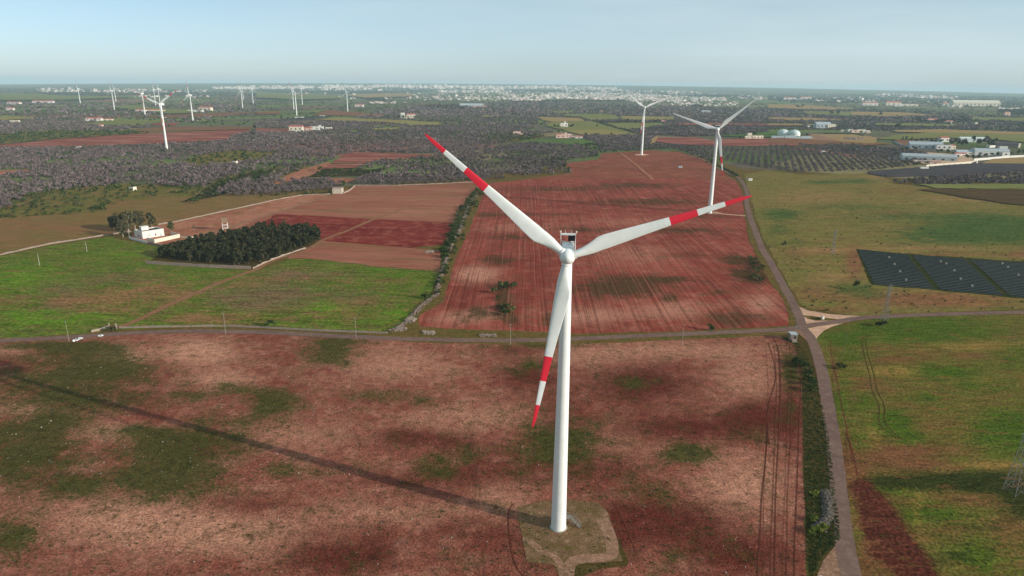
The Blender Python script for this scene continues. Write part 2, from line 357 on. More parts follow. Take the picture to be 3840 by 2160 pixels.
M['wallstone'] = paint('wall_limestone', (0.27, 0.20, 0.165), 0.95, 0.3, 0.8)
M['greystone'] = paint('grey_rubble', (0.16, 0.13, 0.105), 0.95, 0.3, 0.6)
M['townwall'] = paint('town_plaster', (0.64, 0.56, 0.50), 0.9, 0.35, 45.0)
M['carpaint'] = paint('pale_teal_car_paint', (0.45, 0.72, 0.70), 0.3, 0.02, 2.0, 0.5)
M['tyre'] = paint('tyre_rubber', (0.02, 0.02, 0.02), 0.9, 0.1, 0.4)
M['gate'] = paint('rusty_gate', (0.16, 0.07, 0.045), 0.8, 0.2, 0.5)
M['litter'] = paint('white_plastic', (0.78, 0.82, 0.85), 0.5, 0.05, 0.5)

# ------------------------------------------------------------------ the ground
def ground_material():
    t = NT('farmland')
    v = t.n('ShaderNodeTexVoronoi'); v.feature = 'F1'; v.inputs['Scale'].default_value = 1.0
    wv = t.n('ShaderNodeVectorMath'); wv.operation = 'ADD'
    nz = t.n('ShaderNodeTexNoise'); nz.inputs['Scale'].default_value = 1 / 400; nz.inputs['Detail'].default_value = 2
    t.l(t.pos(), nz.inputs['Vector'])
    sc_ = t.n('ShaderNodeVectorMath'); sc_.operation = 'SCALE'; sc_.inputs[3].default_value = 160; t.l(nz.outputs['Color'], sc_.inputs[0])
    t.l(t.pos(), wv.inputs[0]); t.l(sc_.outputs[0], wv.inputs[1])
    mp_ = t.n('ShaderNodeMapping'); mp_.inputs['Scale'].default_value = (1 / 380, 1 / 210, 0.0001); mp_.inputs['Rotation'].default_value = (0, 0, 0.2)
    t.l(wv.outputs[0], mp_.inputs['Vector']); t.l(mp_.outputs[0], v.inputs['Vector'])
    spc = t.n('ShaderNodeSeparateColor'); t.l(v.outputs['Color'], spc.inputs[0])
    cr_ = t.n('ShaderNodeValToRGB'); cr_.color_ramp.interpolation = 'CONSTANT'
    cols = [(0.0, (0.125, 0.115, 0.06)), (0.18, (0.15, 0.125, 0.075)), (0.34, (0.15, 0.18, 0.06)), (0.50, (0.12, 0.145, 0.05)), (0.62, (0.14, 0.105, 0.075)),
            (0.72, (0.25, 0.20, 0.10)), (0.80, (0.18, 0.21, 0.07)), (0.88, (0.26, 0.12, 0.085)), (0.94, (0.09, 0.10, 0.045))]
    e = cr_.color_ramp.elements
    e[0].position = 0; e[0].color = (*cols[0][1], 1); e[1].position = cols[1][0]; e[1].color = (*cols[1][1], 1)
    for p, c in cols[2:]:
        k = e.new(p); k.color = (*c, 1)
    t.l(spc.outputs[0], cr_.inputs[0])
    n1 = t.noise(150, 5, 0.7); n2 = t.noise(14, 4, 0.7)
    col = t.mix(t.rng(n1, 0.54, 0.64, 0, 0.6), cr_.outputs[0], (0.08, 0.08, 0.045))
    mm = t.n('ShaderNodeVectorMath'); mm.operation = 'SCALE'; t.l(col, mm.inputs[0]); t.l(t.rng(n2, 0.3, 0.7, 0.7, 1.3), mm.inputs[3])
    return t.done(mm.outputs[0])
def build_ground():
    rs = np.concatenate([[0], np.geomspace(30, 8000, 40), np.linspace(8500, 22000, 40)]); na = 240
    V = []; F = []
    for r in rs:
        a = np.arange(na) * 2 * np.pi / na; x, y = r * np.sin(a), r * np.cos(a)
        V.append(np.stack([x, y, terrain(x, y)], 1))
    V = np.concatenate(V); i = np.arange(na); j = (i + 1) % na
    for k in range(len(rs) - 1):
        F.append(np.stack([k * na + i, (k + 1) * na + i, (k + 1) * na + j, k * na + j], 1))
    me = uniform_mesh('ground', V, np.concatenate(F), ground_material(), smooth=True)
    me.flip_normals()
    return tag(link('ground', me), kind='structure')
build_ground()

LAYER = [0]
def lift(P, k):
    d = np.hypot(P[:, 0], P[:, 1]); return k * (0.004 + np.maximum(0, d - 350) * 2.2e-5)
def wobble(poly, amp, step):
    poly = [np.asarray(p, float) for p in poly]; out_ = []
    for a, b in zip(poly, poly[1:] + poly[:1]):
        n = int(max(1, min(60, np.hypot(*(b - a)) // step)))
        nrm = np.array([-(b - a)[1], (b - a)[0]]); L_ = np.hypot(*nrm) or 1
        for i in range(n):
            p = a + (b - a) * i / n
            if i: p = p + nrm / L_ * rng.normal() * amp
            out_.append(p)
    return out_
FIELDS = []                              # (name, outline in the 2576 reading, material) kept for the scatter tests
def field(name, poly, mat, blobs=None, layer=None, keep=True, rough=1.0, dens=10, sub=True):
    LAYER[0] += 1; k = LAYER[0] if layer is None else layer
    W = [g(*p) for p in poly]
    d = np.mean([np.hypot(*p) for p in W])
    W = wobble(W, (0.0009 * d + 0.1) * rough, (0.01 * d + 3) / min(2.0, rough)) if sub else [np.asarray(p) for p in W]
    pts = list(W); nb = len(W)
    if blobs:
        pp = np.asarray(poly, float); x0, y0 = pp.min(0); x1, y1 = pp.max(0)
        gx, gy = np.meshgrid(np.arange(max(x0, -60), min(x1, 2640), dens), np.arange(max(y0, 200), min(y1, 1520), dens * 0.6))
        q = np.stack([gx.ravel(), gy.ravel()], 1) + rng.uniform(-2, 2, (gx.size, 2)); q = q[inpoly(q, pp)]
        q = np.array([g(*a) for a in q]); q = q[inpoly(q, np.array(W))]
        pts += list(q)
    r = delaunay_2d_cdt([Vector((float(p[0]), float(p[1]))) for p in pts], [], [list(range(nb))], 1, 1e-4)
    v2 = np.array([tuple(p) for p in r[0]]); F = np.array([f for f in r[2] if len(f) == 3], np.int32)
    a, b, c = v2[F[:, 0]], v2[F[:, 1]], v2[F[:, 2]]
    ar = (b[:, 0] - a[:, 0]) * (c[:, 1] - a[:, 1]) - (b[:, 1] - a[:, 1]) * (c[:, 0] - a[:, 0])
    F[ar < 0] = F[ar < 0][:, ::-1]
    V = np.column_stack([v2, terrain(v2[:, 0], v2[:, 1]) + lift(v2, k)])
    attrs = None
    if blobs:
        uv = proj(np.column_stack([v2, np.zeros(len(v2))])); A = np.zeros((len(v2), 4)); Y = np.zeros((len(v2), 4)); Y[:, 3] = 1
        for ch, (bx, by, rx, ry, st) in blobs:
            dd = ((uv[:, 0] - bx) / rx) ** 2 + ((uv[:, 1] - by) / ry) ** 2
            e_ = st * np.exp(-np.nan_to_num(dd, nan=99.0))
            if ch == 4: Y[:, :3] += e_[:, None]
            else: A[:, ch] += e_
        attrs = {'patch': np.clip(A, 0, 1.2), 'bare': np.clip(Y, 0, 1.2)}
    me = uniform_mesh(name, V, F, M[mat], attrs=attrs)
    o = tag(link(name, me), kind='structure')
    if keep: FIELDS.append((name, np.array(poly, float)))
    return o
def strip(name, pts, width, mat, layer, closed=False, world=False, w2=None, cut=None):
    """a road, path or track following points"""
    P = np.array([p if world else g(*p) for p in pts])
    # resample with a smooth curve
    Q = []
    n = len(P)
    for i in range(n - 1):
        p0, p1, p2, p3 = P[max(0, i - 1)], P[i], P[i + 1], P[min(n - 1, i + 2)]
        m = int(max(2, min(40, np.hypot(*(p2 - p1)) / 4)))
        for s in range(m):
            t = s / m
            Q.append(0.5 * ((2 * p1) + (-p0 + p2) * t + (2 * p0 - 5 * p1 + 4 * p2 - p3) * t * t + (-p0 + 3 * p1 - 3 * p2 + p3) * t ** 3))
    Q.append(P[-1]); Q = np.array(Q)
    T = np.gradient(Q, axis=0); T /= np.maximum(np.hypot(T[:, 0], T[:, 1]), 1e-9)[:, None]; N = np.stack([-T[:, 1], T[:, 0]], 1)
    wd = np.linspace(width, w2 if w2 else width, len(Q)) / 2
    wj = rng.normal(0, 0.04, (2, len(Q))) * width * 0.5
    A = Q + N * (wd + wj[0])[:, None]; B = Q - N * (wd + wj[1])[:, None]
    V2 = np.concatenate([A, B]); V = np.column_stack([V2, terrain(V2[:, 0], V2[:, 1]) + lift(V2, layer)])
    m = len(Q); i = np.arange(m - 1); F = np.stack([m + i, m + i + 1, i + 1, i], 1)
    me = uniform_mesh(name, V, F, M[mat])
    return tag(link(name, me), kind='structure'), Q

# ---- near fields (outlines in the 2576 reading)
G_, D_, P_ = 0, 1, 2
near = [(-500, 1800), (-700, 900), (0, 861), (150, 855), (300, 843), (450, 838), (600, 838), (760, 843), (900, 852), (1060, 862), (1280, 867), (1500, 864), (1700, 855), (1900, 846), (1960, 845),
        (2000, 868), (2012, 920), (2018, 990), (2020, 1100), (2022, 1230), (2026, 1349), (2034, 1470), (2040, 1800), (1200, 2100)]
nb_ = []
for v in [(150, 980, 260, 100, .16), (430, 1180, 220, 70, .18), (120, 1180, 260, 110, .18), (1400, 1130, 220, 90, .22), (280, 930, 110, 40, .8), (100, 960, 110, 60, .5), (690, 1010, 70, 32, .9), (830, 890, 70, 35, .8), (430, 1130, 90, 40, .7), (400, 1210, 120, 45, .9), (60, 1130, 120, 90, .65),
          (30, 1360, 80, 60, .7), (200, 880, 120, 22, .55), (1590, 960, 70, 20, .5), (1730, 1140, 60, 30, .85), (1400, 1120, 90, 60, .6), (1340, 920, 70, 25, .5), (380, 1090, 70, 18, .7),
          (580, 975, 50, 18, .6), (480, 995, 50, 22, .6), (1130, 1150, 70, 25, .45), (1990, 930, 22, 45, .9), (1990, 1020, 16, 40, .5), (1090, 1190, 60, 25, .45), (620, 1060, 120, 30, .35),
          (850, 860, 90, 10, .6), (130, 870, 160, 8, .7), (1350, 870, 120, 7, .6), (250, 1010, 120, 25, .5), (1900, 1100, 60, 20, .4), (1640, 1240, 100, 35, .35), (200, 1230, 60, 25, .5),
          (560, 1110, 90, 40, .45), (160, 1060, 80, 22, .5), (1070, 1010, 60, 16, .45), (940, 1000, 90, 20, .35), (1700, 1400, 120, 30, .3), (740, 1180, 100, 30, .3)]: nb_.append((G_, v))
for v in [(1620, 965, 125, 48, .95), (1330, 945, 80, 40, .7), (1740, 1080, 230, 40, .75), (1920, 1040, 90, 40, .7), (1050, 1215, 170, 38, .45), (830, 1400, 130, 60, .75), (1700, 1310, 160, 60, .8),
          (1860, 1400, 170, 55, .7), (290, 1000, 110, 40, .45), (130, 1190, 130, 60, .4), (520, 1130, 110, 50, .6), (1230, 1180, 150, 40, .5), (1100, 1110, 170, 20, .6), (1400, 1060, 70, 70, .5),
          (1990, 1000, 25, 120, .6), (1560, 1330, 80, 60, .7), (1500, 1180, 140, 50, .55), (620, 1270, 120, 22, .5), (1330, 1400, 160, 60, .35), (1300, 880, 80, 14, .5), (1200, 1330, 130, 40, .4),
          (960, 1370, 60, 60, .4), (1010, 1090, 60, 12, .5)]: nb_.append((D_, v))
for v in [(500, 885, 90, 30, .95), (1000, 920, 200, 45, .45), (300, 1300, 240, 70, .55), (260, 1085, 80, 28, .55), (700, 1100, 200, 40, .35), (1180, 1050, 200, 35, .4), (1720, 880, 250, 22, .4),
          (1860, 1230, 130, 90, .6), (600, 1350, 250, 60, .5), (310, 895, 70, 25, .7), (560, 955, 90, 28, .6), (50, 1030, 70, 20, .6), (1570, 1110, 110, 45, .35), (1880, 950, 90, 60, .45),
          (560, 1160, 60, 20, .5), (1000, 1290, 200, 40, .35), (1260, 1250, 80, 60, .35), (200, 1170, 70, 16, .4), (1480, 900, 160, 30, .35), (30, 880, 60, 12, .5)]: nb_.append((P_, v))
field('verge_ground', [(-600, 850), (-420, 640), (0, 547), (640, 480), (1000, 462), (1230, 440), (1700, 378), (1870, 425), (2000, 430), (2300, 450), (2900, 470), (3300, 780), (3300, 1800), (-700, 1800)], 'verge', layer=0.5, keep=False)
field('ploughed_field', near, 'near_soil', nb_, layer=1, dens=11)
furrow = CR('6a', [(2280, 40), (2210, 230), (2140, 400), (2040, 600), (1970, 800), (1930, 950), (1890, 1110), (1780, 1150), (1660, 1210), (1650, 1360), (2500, 1400)]) + \
    [(1430, 840), (1700, 834), (1850, 826), (1985, 820)] + CR('8a', [(210, 1240), (190, 1150), (100, 1000), (0, 880)]) + \
    CR('7a', [(2450, 620), (2380, 450), (2340, 200), (2320, 0)]) + [(1852, 456), (1640, 448), (1500, 452), (1340, 450), (1290, 455), (1232, 461)]
fb = [(G_, v) for v in [(1560, 722, 100, 26, 1.1), (1680, 704, 60, 8, .9), (1685, 750, 22, 8, 1.1), (1250, 656, 45, 13, .7), (1830, 800, 90, 22, .65), (1470, 578, 80, 8, .6), (1640, 508, 160, 9, .7),
      (1730, 580, 100, 8, .7), (1378, 805, 22, 18, .7), (1810, 738, 30, 8, .6), (1400, 476, 160, 6, .55), (1600, 466, 130, 7, .65), (1290, 597, 60, 6, .6), (1230, 540, 50, 7, .5), (1450, 640, 60, 6, .35),
      (1720, 640, 100, 7, .4), (1380, 540, 130, 5, .4), (1780, 545, 80, 8, .4), (1300, 810, 40, 14, .4), (1190, 790, 50, 20, .4), (1262, 722, 24, 10, 1.0), (1268, 760, 20, 26, 1.1), (1282, 800, 16, 14, 1.0), (1210, 790, 30, 12, .6), (1850, 655, 30, 12, 1.1), (1870, 690, 30, 14, 1.0), (1905, 670, 22, 22, 1.1), (1905, 700, 26, 14, 1.0)]]
fb += [(P_, v) for v in [(1200, 690, 45, 18, 1.1), (1480, 795, 120, 22, .55), (1700, 780, 110, 25, .5), (1600, 640, 100, 30, .35), (1915, 765, 45, 28, .6), (1200, 790, 60, 14, .5), (1300, 575, 90, 12, .4), (1600, 560, 150, 12, .3), (1160, 800, 90, 18, .4)]]
fb += [(D_, v) for v in [(1180, 740, 60, 22, .5), (1250, 610, 90, 40, .25), (1350, 700, 50, 60, .35), (1850, 700, 60, 40, .3), (1160, 770, 40, 16, .6)]]
field('furrowed_field', furrow, 'furrow_soil', fb, layer=2, dens=10)
field('upper_field', [(1232, 461), (1290, 455), (1340, 450), (1500, 452), (1640, 448), (1852, 456), (1850, 453), (1813, 430), (1763, 398), (1713, 384), (1638, 378), (1513, 386), (1508, 400), (1420, 412), (1440, 436), (1338, 449), (1288, 456)],
      'unploughed_soil', layer=3)
grn = [(-300, 880), (-320, 700), (0, 645), (125, 618), (275, 596), (325, 607), (425, 626), (440, 640), (370, 661), (480, 668), (620, 680), (644, 682), (739, 650), (819, 655), (956, 672), (1111, 684), (1099, 708), (1090, 735), (1078, 756), (1019, 812), (1000, 826), (976, 836),
       (860, 834), (730, 826), (600, 822), (450, 823), (330, 828), (200, 840), (0, 853)]
gb = [(G_, (*v[:4], v[4] * 0.62)) for v in [(260, 765, 130, 24, .75), (420, 722, 80, 22, .6), (170, 755, 70, 12, .6), (20, 752, 50, 10, .8), (560, 802, 130, 13, .7), (860, 795, 90, 16, .6), (330, 735, 100, 18, .6), (470, 748, 60, 16, .6), (880, 660, 60, 6, .3),
      (900, 762, 60, 14, .6), (480, 800, 100, 14, .6), (720, 700, 120, 14, .35), (930, 706, 80, 6, .5), (610, 690, 40, 8, .4), (1040, 780, 30, 16, .5), (380, 680, 40, 6, .4), (600, 720, 60, 8, .6)]]
gb += [(D_, v) for v in [(700, 740, 90, 34, .75), (560, 745, 60, 25, .5), (300, 700, 130, 16, .45), (880, 750, 80, 20, .5), (160, 730, 70, 16, .5), (720, 690, 60, 14, .6), (640, 770, 60, 14, .5), (820, 690, 80, 12, .4), (150, 770, 60, 20, .4), (380, 640, 30, 12, .4)]]
gb += [(P_, v) for v in [(60, 700, 120, 30, .6), (120, 800, 150, 20, .7), (820, 770, 70, 22, .6), (330, 640, 100, 14, .4), (470, 700, 40, 10, .5), (1000, 790, 30, 12, .6)]]
field('green_field', grn, 'green', gb, layer=4, dens=10)
field('stubble_strip', [(811, 605), (1020, 623), (1116, 631), (1108, 683), (956, 671), (819, 654), (739, 649), (720, 652), (760, 625)], 'striped_soil', layer=5)
field('dark_soil_strip', [(630, 590), (660, 562), (694, 538), (849, 546), (1144, 561), (1132, 585), (1116, 614), (1034, 624), (811, 606), (760, 612), (690, 600)], 'red_soil', layer=6)
field('pale_stubble', [(640, 552), (740, 520), (831, 492), (837, 489), (895, 468), (960, 466), (1194, 459), (1210, 470), (1186, 483), (1156, 533), (1144, 561), (849, 546), (694, 538), (660, 562), (600, 590), (560, 590)], 'striped_soil', layer=7)
field('farm_yard', [(397, 567), (440, 560), (530, 541), (644, 517), (740, 491), (830, 491), (740, 520), (640, 552), (570, 592), (560, 600), (480, 615), (430, 624), (325, 600), (340, 580)], 'pink_soil', layer=8)
field('dun_field', [(-320, 610), (0, 549), (262, 532), (275, 508), (430, 495), (560, 492), (700, 484), (755, 485), (644, 513), (530, 537), (440, 557), (397, 563), (275, 590), (125, 613), (0, 640), (-320, 700)], 'olive_grass', layer=9)
field('scrub_land', [(-320, 610), (-320, 560), (-100, 500), (60, 490), (190, 470), (320, 462), (520, 470), (560, 444), (644, 428), (690, 420), (784, 417), (730, 444), (640, 480), (560, 492), (430, 495), (275, 508), (262, 532), (0, 549)], 'scrub_soil', layer=10)
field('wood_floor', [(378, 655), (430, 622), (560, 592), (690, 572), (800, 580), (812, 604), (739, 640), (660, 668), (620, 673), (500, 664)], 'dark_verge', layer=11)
field('grass_strip', [(478, 506), (505, 482), (545, 458), (590, 444), (640, 430), (690, 424), (672, 440), (625, 462), (590, 476), (560, 490), (520, 500)], 'green', layer=12)
# south verge, triangle by the eastern road, eastern meadows
field('roadside_verge', [(1056, 822), (1150, 829), (1269, 831), (1430, 840), (1700, 834), (1850, 826), (1990, 820), (1990, 829), (1850, 840), (1700, 850), (1500, 860), (1280, 863), (1060, 857), (976, 850), (960, 838), (1000, 826), (1019, 812)], 'verge', layer=12)
field('roadside_verge', [(1960, 845), (2004, 838), (2024, 852), (2060, 920), (2090, 1100), (2110, 1300), (2120, 1449), (2140, 1800), (2040, 1800), (2034, 1470), (2026, 1349), (2022, 1230), (2020, 1100), (2018, 990), (2012, 920), (2000, 868)], 'dark_verge', layer=13)
field('roadside_verge', [(1868, 483), (1873, 533), (1883, 595), (1900, 638), (1932, 703), (1957, 733), (1979, 778), (1990, 820), (2012, 818), (2000, 790), (1960, 705), (1925, 640), (1900, 580), (1882, 500), (1862, 458), (1852, 456)], 'verge', layer=14)
mead = [(2030, 845), (2060, 838), (2120, 815), (2180, 803), (2300, 797), (2576, 788), (2900, 780), (3300, 1000), (3300, 1800), (2160, 1800), (2150, 1449), (2135, 1250), (2110, 1080), (2085, 950), (2060, 880)]
mb = [(G_, v) for v in [(2300, 830, 200, 32, 1.1), (2370, 935, 90, 18, .9), (2545, 1085, 90, 50, 1.2), (2240, 1060, 60, 28, .9), (2130, 860, 50, 22, .8), (2110, 1000, 40, 60, .6), (2280, 1100, 60, 16, .7), (2480, 970, 100, 16, .6), (2576, 900, 80, 30, .6),
      (2250, 1225, 70, 14, .9), (2350, 1290, 120, 30, .6), (2450, 1400, 80, 50, .6), (2180, 1010, 30, 20, .6), (2330, 1000, 60, 14, .5), (2150, 900, 60, 12, .6), (2160, 1120, 30, 40, .4)]]
mb += [(D_, v) for v in [(2230, 905, 90, 10, .7), (2230, 1150, 110, 30, .7), (2140, 1180, 40, 60, .7), (2450, 895, 50, 8, .6), (2350, 1130, 130, 18, .5), (2130, 830, 60, 8, .8), (2200, 970, 60, 20, .5), (2100, 930, 12, 80, .5), (2330, 1170, 60, 16, .6),
      (2450, 1260, 80, 20, .5), (2560, 1330, 80, 40, .5), (2400, 1330, 60, 20, .4), (2170, 1260, 20, 60, .6), (2180, 1400, 30, 80, .6)]]
mb += [(P_, v) for v in [(2260, 935, 70, 10, .8), (2450, 870, 120, 12, .5), (2200, 1080, 20, 30, .6), (2500, 1170, 80, 8, .7), (2200, 850, 40, 14, .5), (2500, 960, 60, 10, .4), (2310, 1280, 12, 40, .6)]]
mb += [(3, v) for v in [(2240, 1215, 90, 14, .8), (2380, 1210, 130, 20, 1.0), (2520, 1215, 120, 26, 1.1), (2576, 1265, 60, 40, 1.0), (2470, 1330, 60, 16, .5), (2400, 1400, 50, 18, .5), (2330, 1420, 40, 30, .6), (2250, 1330, 20, 30, .4)]]
mb += [(4, v) for v in [(2165, 1225, 30, 20, .9), (2195, 1265, 40, 28, 1.0), (2225, 1310, 46, 34, 1.0), (2252, 1360, 50, 36, 1.0), (2285, 1415, 54, 40, 1.0), (2320, 1470, 60, 44, 1.0), (2360, 1540, 70, 50, 1.0), (2190, 1320, 22, 40, .7), (2215, 1380, 30, 30, .6), (2100, 960, 8, 70, .5), (2128, 1130, 10, 60, .5), (2140, 1000, 10, 60, .3)]]
field('meadow', mead, 'meadow', mb, layer=15, dens=11)
east = [(1870, 440), (1932, 428), (2014, 441), (2182, 436), (2232, 452), (2250, 462), (2310, 470), (2576, 470), (3000, 480), (3300, 760), (2900, 772), (2576, 778), (2440, 782), (2300, 788), (2160, 795), (2080, 785), (2020, 772), (1985, 720), (1945, 650), (1915, 590), (1895, 520), (1880, 470)]
eb = [(G_, v) for v in [(2400, 590, 130, 22, 1.0), (2500, 560, 120, 20, .8), (2560, 590, 90, 22, .7), (1965, 540, 45, 12, .9), (2150, 456, 45, 5, .9), (2065, 459, 40, 4, .8), (2300, 545, 180, 12, .5), (2120, 520, 120, 10, .4), (2150, 725, 60, 14, .6), (2190, 745, 60, 8, .5),
      (1960, 580, 30, 20, .5), (2040, 790, 60, 6, .7), (2000, 610, 30, 6, .5)]]
eb += [(D_, v) for v in [(2320, 750, 200, 14, .9), (2150, 660, 22, 36, .9), (2400, 765, 160, 8, .6), (2080, 780, 120, 8, .6), (2050, 735, 90, 20, .45), (2250, 536, 40, 6, .5), (2400, 640, 160, 6, .5), (2576, 640, 40, 8, .8), (2030, 640, 60, 12, .35), (2250, 480, 60, 10, .4)]]
eb += [(P_, v) for v in [(2090, 630, 110, 7, .7), (2350, 625, 150, 6, .5), (2100, 700, 70, 20, .4), (2050, 500, 120, 20, .35), (2250, 445, 80, 8, .5), (2400, 500, 100, 12, .3)]]
field('dry_meadow', east, 'tan_meadow', eb, layer=17, dens=10)
# pad of the near turbine
field('turbine_pad', CR('7c', [(60, 760), (280, 700), (560, 680), (860, 710), (960, 800), (1020, 980), (1085, 1180), (1110, 1300), (620, 1335), (605, 1449), (620, 1700), (470, 1700), (470, 1449), (420, 1340), (150, 1310), (110, 1100), (70, 900)]), 'pad', layer=18, keep=False)
field('pad_verge', CR('7c', [(620, 1335), (1110, 1300), (1040, 1080), (1075, 1080), (1175, 1300), (1160, 1350), (900, 1375), (640, 1480), (625, 1449)]), 'dark_verge', layer=19, keep=False)
strip('wheel_path', CR('7c', [(900, 870), (970, 1000), (1010, 1150), (1000, 1240), (900, 1270), (760, 1275), (620, 1300), (560, 1400), (545, 1600), (540, 1900)]), 3.4, 'gravel_dim', 20)
strip('wheel_path', CR('7c', [(170, 1090), (300, 1200), (430, 1260), (500, 1360), (520, 1500)]), 2.0, 'gravel_dim', 21)
field('wall_margin', CR('6a', [(2160, 20), (2250, 40), (2190, 240), (2125, 420), (2030, 620), (1965, 800), (1920, 960), (1880, 1110), (1770, 1170), (1650, 1240), (1620, 1340), (1500, 1400), (1380, 1400), (1480, 1300), (1620, 1150), (1760, 1060), (1800, 900), (1850, 820), (1870, 640), (1900, 520), (1990, 330), (2060, 180)]), 'verge', layer=14)

# ---- roads
road_w, QW = strip('country_road', [(-420, 905), (-150, 872), (0, 857.5)] + CR('5b', [(600, 180), (1200, 140), (1800, 115), (2576, 122)]) + CR('6b', [(500, 145), (1000, 170), (1700, 195), (2576, 205)]) +
                   CR('7b', [(600, 190), (1300, 160), (2000, 130), (2576, 105)]) + [(2007, 826)], 5.2, 'asphalt', 22)
road_n, QN = strip('country_road', [(2175, 1900), (2150, 1560)] + CR('8c', [(840, 1449), (790, 1200), (735, 800), (690, 400), (650, 0)]) + CR('8b', [(640, 1100), (585, 750), (525, 450), (440, 200), (345, 70)]) +
                   CR('8a', [(325, 1280), (240, 1100), (130, 900), (20, 700)]) + CR('7a', [(2530, 600), (2478, 470), (2400, 270), (2357, 100)]) + CR('3a', [(2370, 1300), (2340, 1200), (2280, 1120)]) , 5.0, 'asphalt', 24)
strip('country_road', [(2012, 822)] + CR('8a', [(480, 1335), (700, 1305), (950, 1268), (1500, 1240), (2000, 1224), (2576, 1212)]) + [(2750, 780), (3100, 762)], 5.2, 'asphalt', 23)
strip('field_track', CR('3a', [(2280, 1120), (2150, 1060), (2050, 1010), (1960, 955), (1850, 912), (1700, 895), (1500, 890), (1330, 888)]), 4.0, 'gravel_dim', 24)
field('gravel_slip', CR('8a', [(225, 1105), (300, 1150), (400, 1192), (600, 1227), (900, 1247), (1000, 1258), (940, 1272), (730, 1300), (560, 1325), (440, 1345), (380, 1352), (350, 1330), (300, 1250), (270, 1180)]), 'gravel', layer=20, keep=False)
field('grass_island', CR('8a', [(345, 1240), (430, 1246), (560, 1266), (720, 1284), (600, 1296), (480, 1296), (400, 1278)]), 'verge', layer=21, keep=False)
field('gravel_corner', CR('8b', [(400, 85), (520, 62), (700, 25), (760, 30), (640, 70), (560, 110), (500, 170), (470, 220), (440, 180), (410, 130)]), 'gravel', layer=20, keep=False)
field('gravel_shoulder', CR('8b', [(0, 132), (140, 125), (280, 108), (340, 108), (385, 160), (420, 240), (360, 180), (300, 135), (200, 128), (0, 134)]), 'gravel_dim', layer=20, keep=False)
field('gravel_layby', CR('8c', [(716, 1110), (745, 1449), (760, 1700), (420, 1700), (500, 1430), (560, 1290), (640, 1190)]), 'gravel_dim', layer=20, keep=False)
strip('track', [(296, 826)] + CR('5a', [(1450, 1260), (1650, 1160), (1900, 1050), (2100, 960), (2350, 860), (2576, 780)]) + CR('6a', [(150, 700), (400, 620), (560, 560), (680, 480), (900, 400), (1150, 290), (1450, 180), (1580, 140)]), 4.0, 'dirt_path', 20)
strip('track', CR('5a', [(1830, 440), (1990, 442), (2200, 400)]) + [(600, 565)] + CR('6a', [(0, 270), (300, 180), (550, 100), (770, 38)]), 3.5, 'gravel_dim', 21)
strip('tyre_track', CR('8b', [(1100, 155), (1000, 175), (985, 230), (1010, 370), (1060, 530), (1100, 720), (1160, 830), (1175, 930), (1170, 1020), (1280, 1150), (1420, 1230)]), 0.5, 'dark_verge', 22)
strip('tyre_track', CR('8b', [(1040, 155), (960, 175), (948, 230), (970, 370), (1015, 530), (1050, 720), (1110, 840), (1120, 930), (1115, 1020), (1180, 1110), (1330, 1200)]), 0.5, 'dark_verge', 22)
strip('tyre_track', CR('8b', [(620, 200), (650, 420), (700, 640), (740, 860), (790, 1080), (850, 1420)]), 0.35, 'furrow_dark_soil', 22)
strip('tyre_track', CR('8c', [(760, 0), (830, 120), (900, 440)]), 0.35, 'furrow_dark_soil', 22)
strip('tyre_track', CR('8b', [(0, 230), (60, 420), (75, 600), (20, 800), (-10, 1000), (10, 1250)]), 0.35, 'furrow_dark_soil', 22)
strip('tyre_track', CR('8b', [(70, 200), (120, 380), (130, 700), (120, 1000)]), 0.3, 'furrow_dark_soil', 22)
strip('tyre_track', CR('7c', [(1010, 700), (1100, 840), (1180, 1020), (1250, 1220)]), 0.45, 'furrow_dark_soil', 22)
strip('tyre_track', CR('7c', [(2570, 0), (2550, 300), (2510, 700), (2500, 1000), (2470, 1449)]), 0.3, 'furrow_dark_soil', 22)
strip('tyre_track', [(1290, 1268), (1279, 1290), (1280, 1330), (1286, 1380), (1300, 1430), (1330, 1460)], 0.35, 'furrow_dark_soil', 22)
for k_ in range(6):
    x0_, x1_ = 1912 + k_ * 15 + 5 * (k_ % 2), 1935 + k_ * 10.8
    strip('furrow', [(x0_ + 14, 862 + 3 * (k_ % 3)), (x0_ + 20 + 2 * (k_ % 2), 960), (x0_ + 18, 1080), (x0_ + 10 + 3 * (k_ % 2), 1230), (x0_ + 8, 1350), (x0_ + 6, 1500)], 0.10 + 0.08 * (k_ % 3), 'furrow_dark_soil', 22)
strip('ditch', CR('7a', [(0, 55), (450, 85), (1000, 125), (1500, 165), (1860, 195)]), 1.1, 'dark_verge', 22)
strip('field_track', CR('3a', [(0, 1275), (700, 1280), (1400, 1285), (2280, 1290)]), 2.5, 'unploughed_soil', 22)
strip('field_track', CR('3a', [(650, 1010), (1000, 1018), (1650, 1025), (2150, 1035)]), 3.0, 'olive_grass', 22)
strip('field_track', CR('3a', [(1090, 870), (1200, 950), (1330, 1060), (1420, 1140)]), 5.0, 'pink_soil', 23)
strip('field_track', CR('7a', [(2010, 205), (2150, 225), (2350, 243)]), 4.0, 'gravel', 23)
field('turbine_pad', CR('7a', [(1960, 205), (2060, 195), (2110, 215), (2060, 228), (1960, 225)]), 'gravel_dim', layer=22, keep=False)
field('turbine_pad', CR('3a', [(1230, 885), (1300, 878), (1390, 888), (1330, 898), (1250, 896)]), 'gravel', layer=25, keep=False)
strip('dirt_lane', CR('3a', [(0, 740), (150, 712), (330, 690), (440, 665)]), 6.0, 'gravel_dim', 24)
strip('dirt_lane', CR('4a', [(180, 797), (400, 835), (700, 875), (940, 915)]), 16, 'far_red', 26)

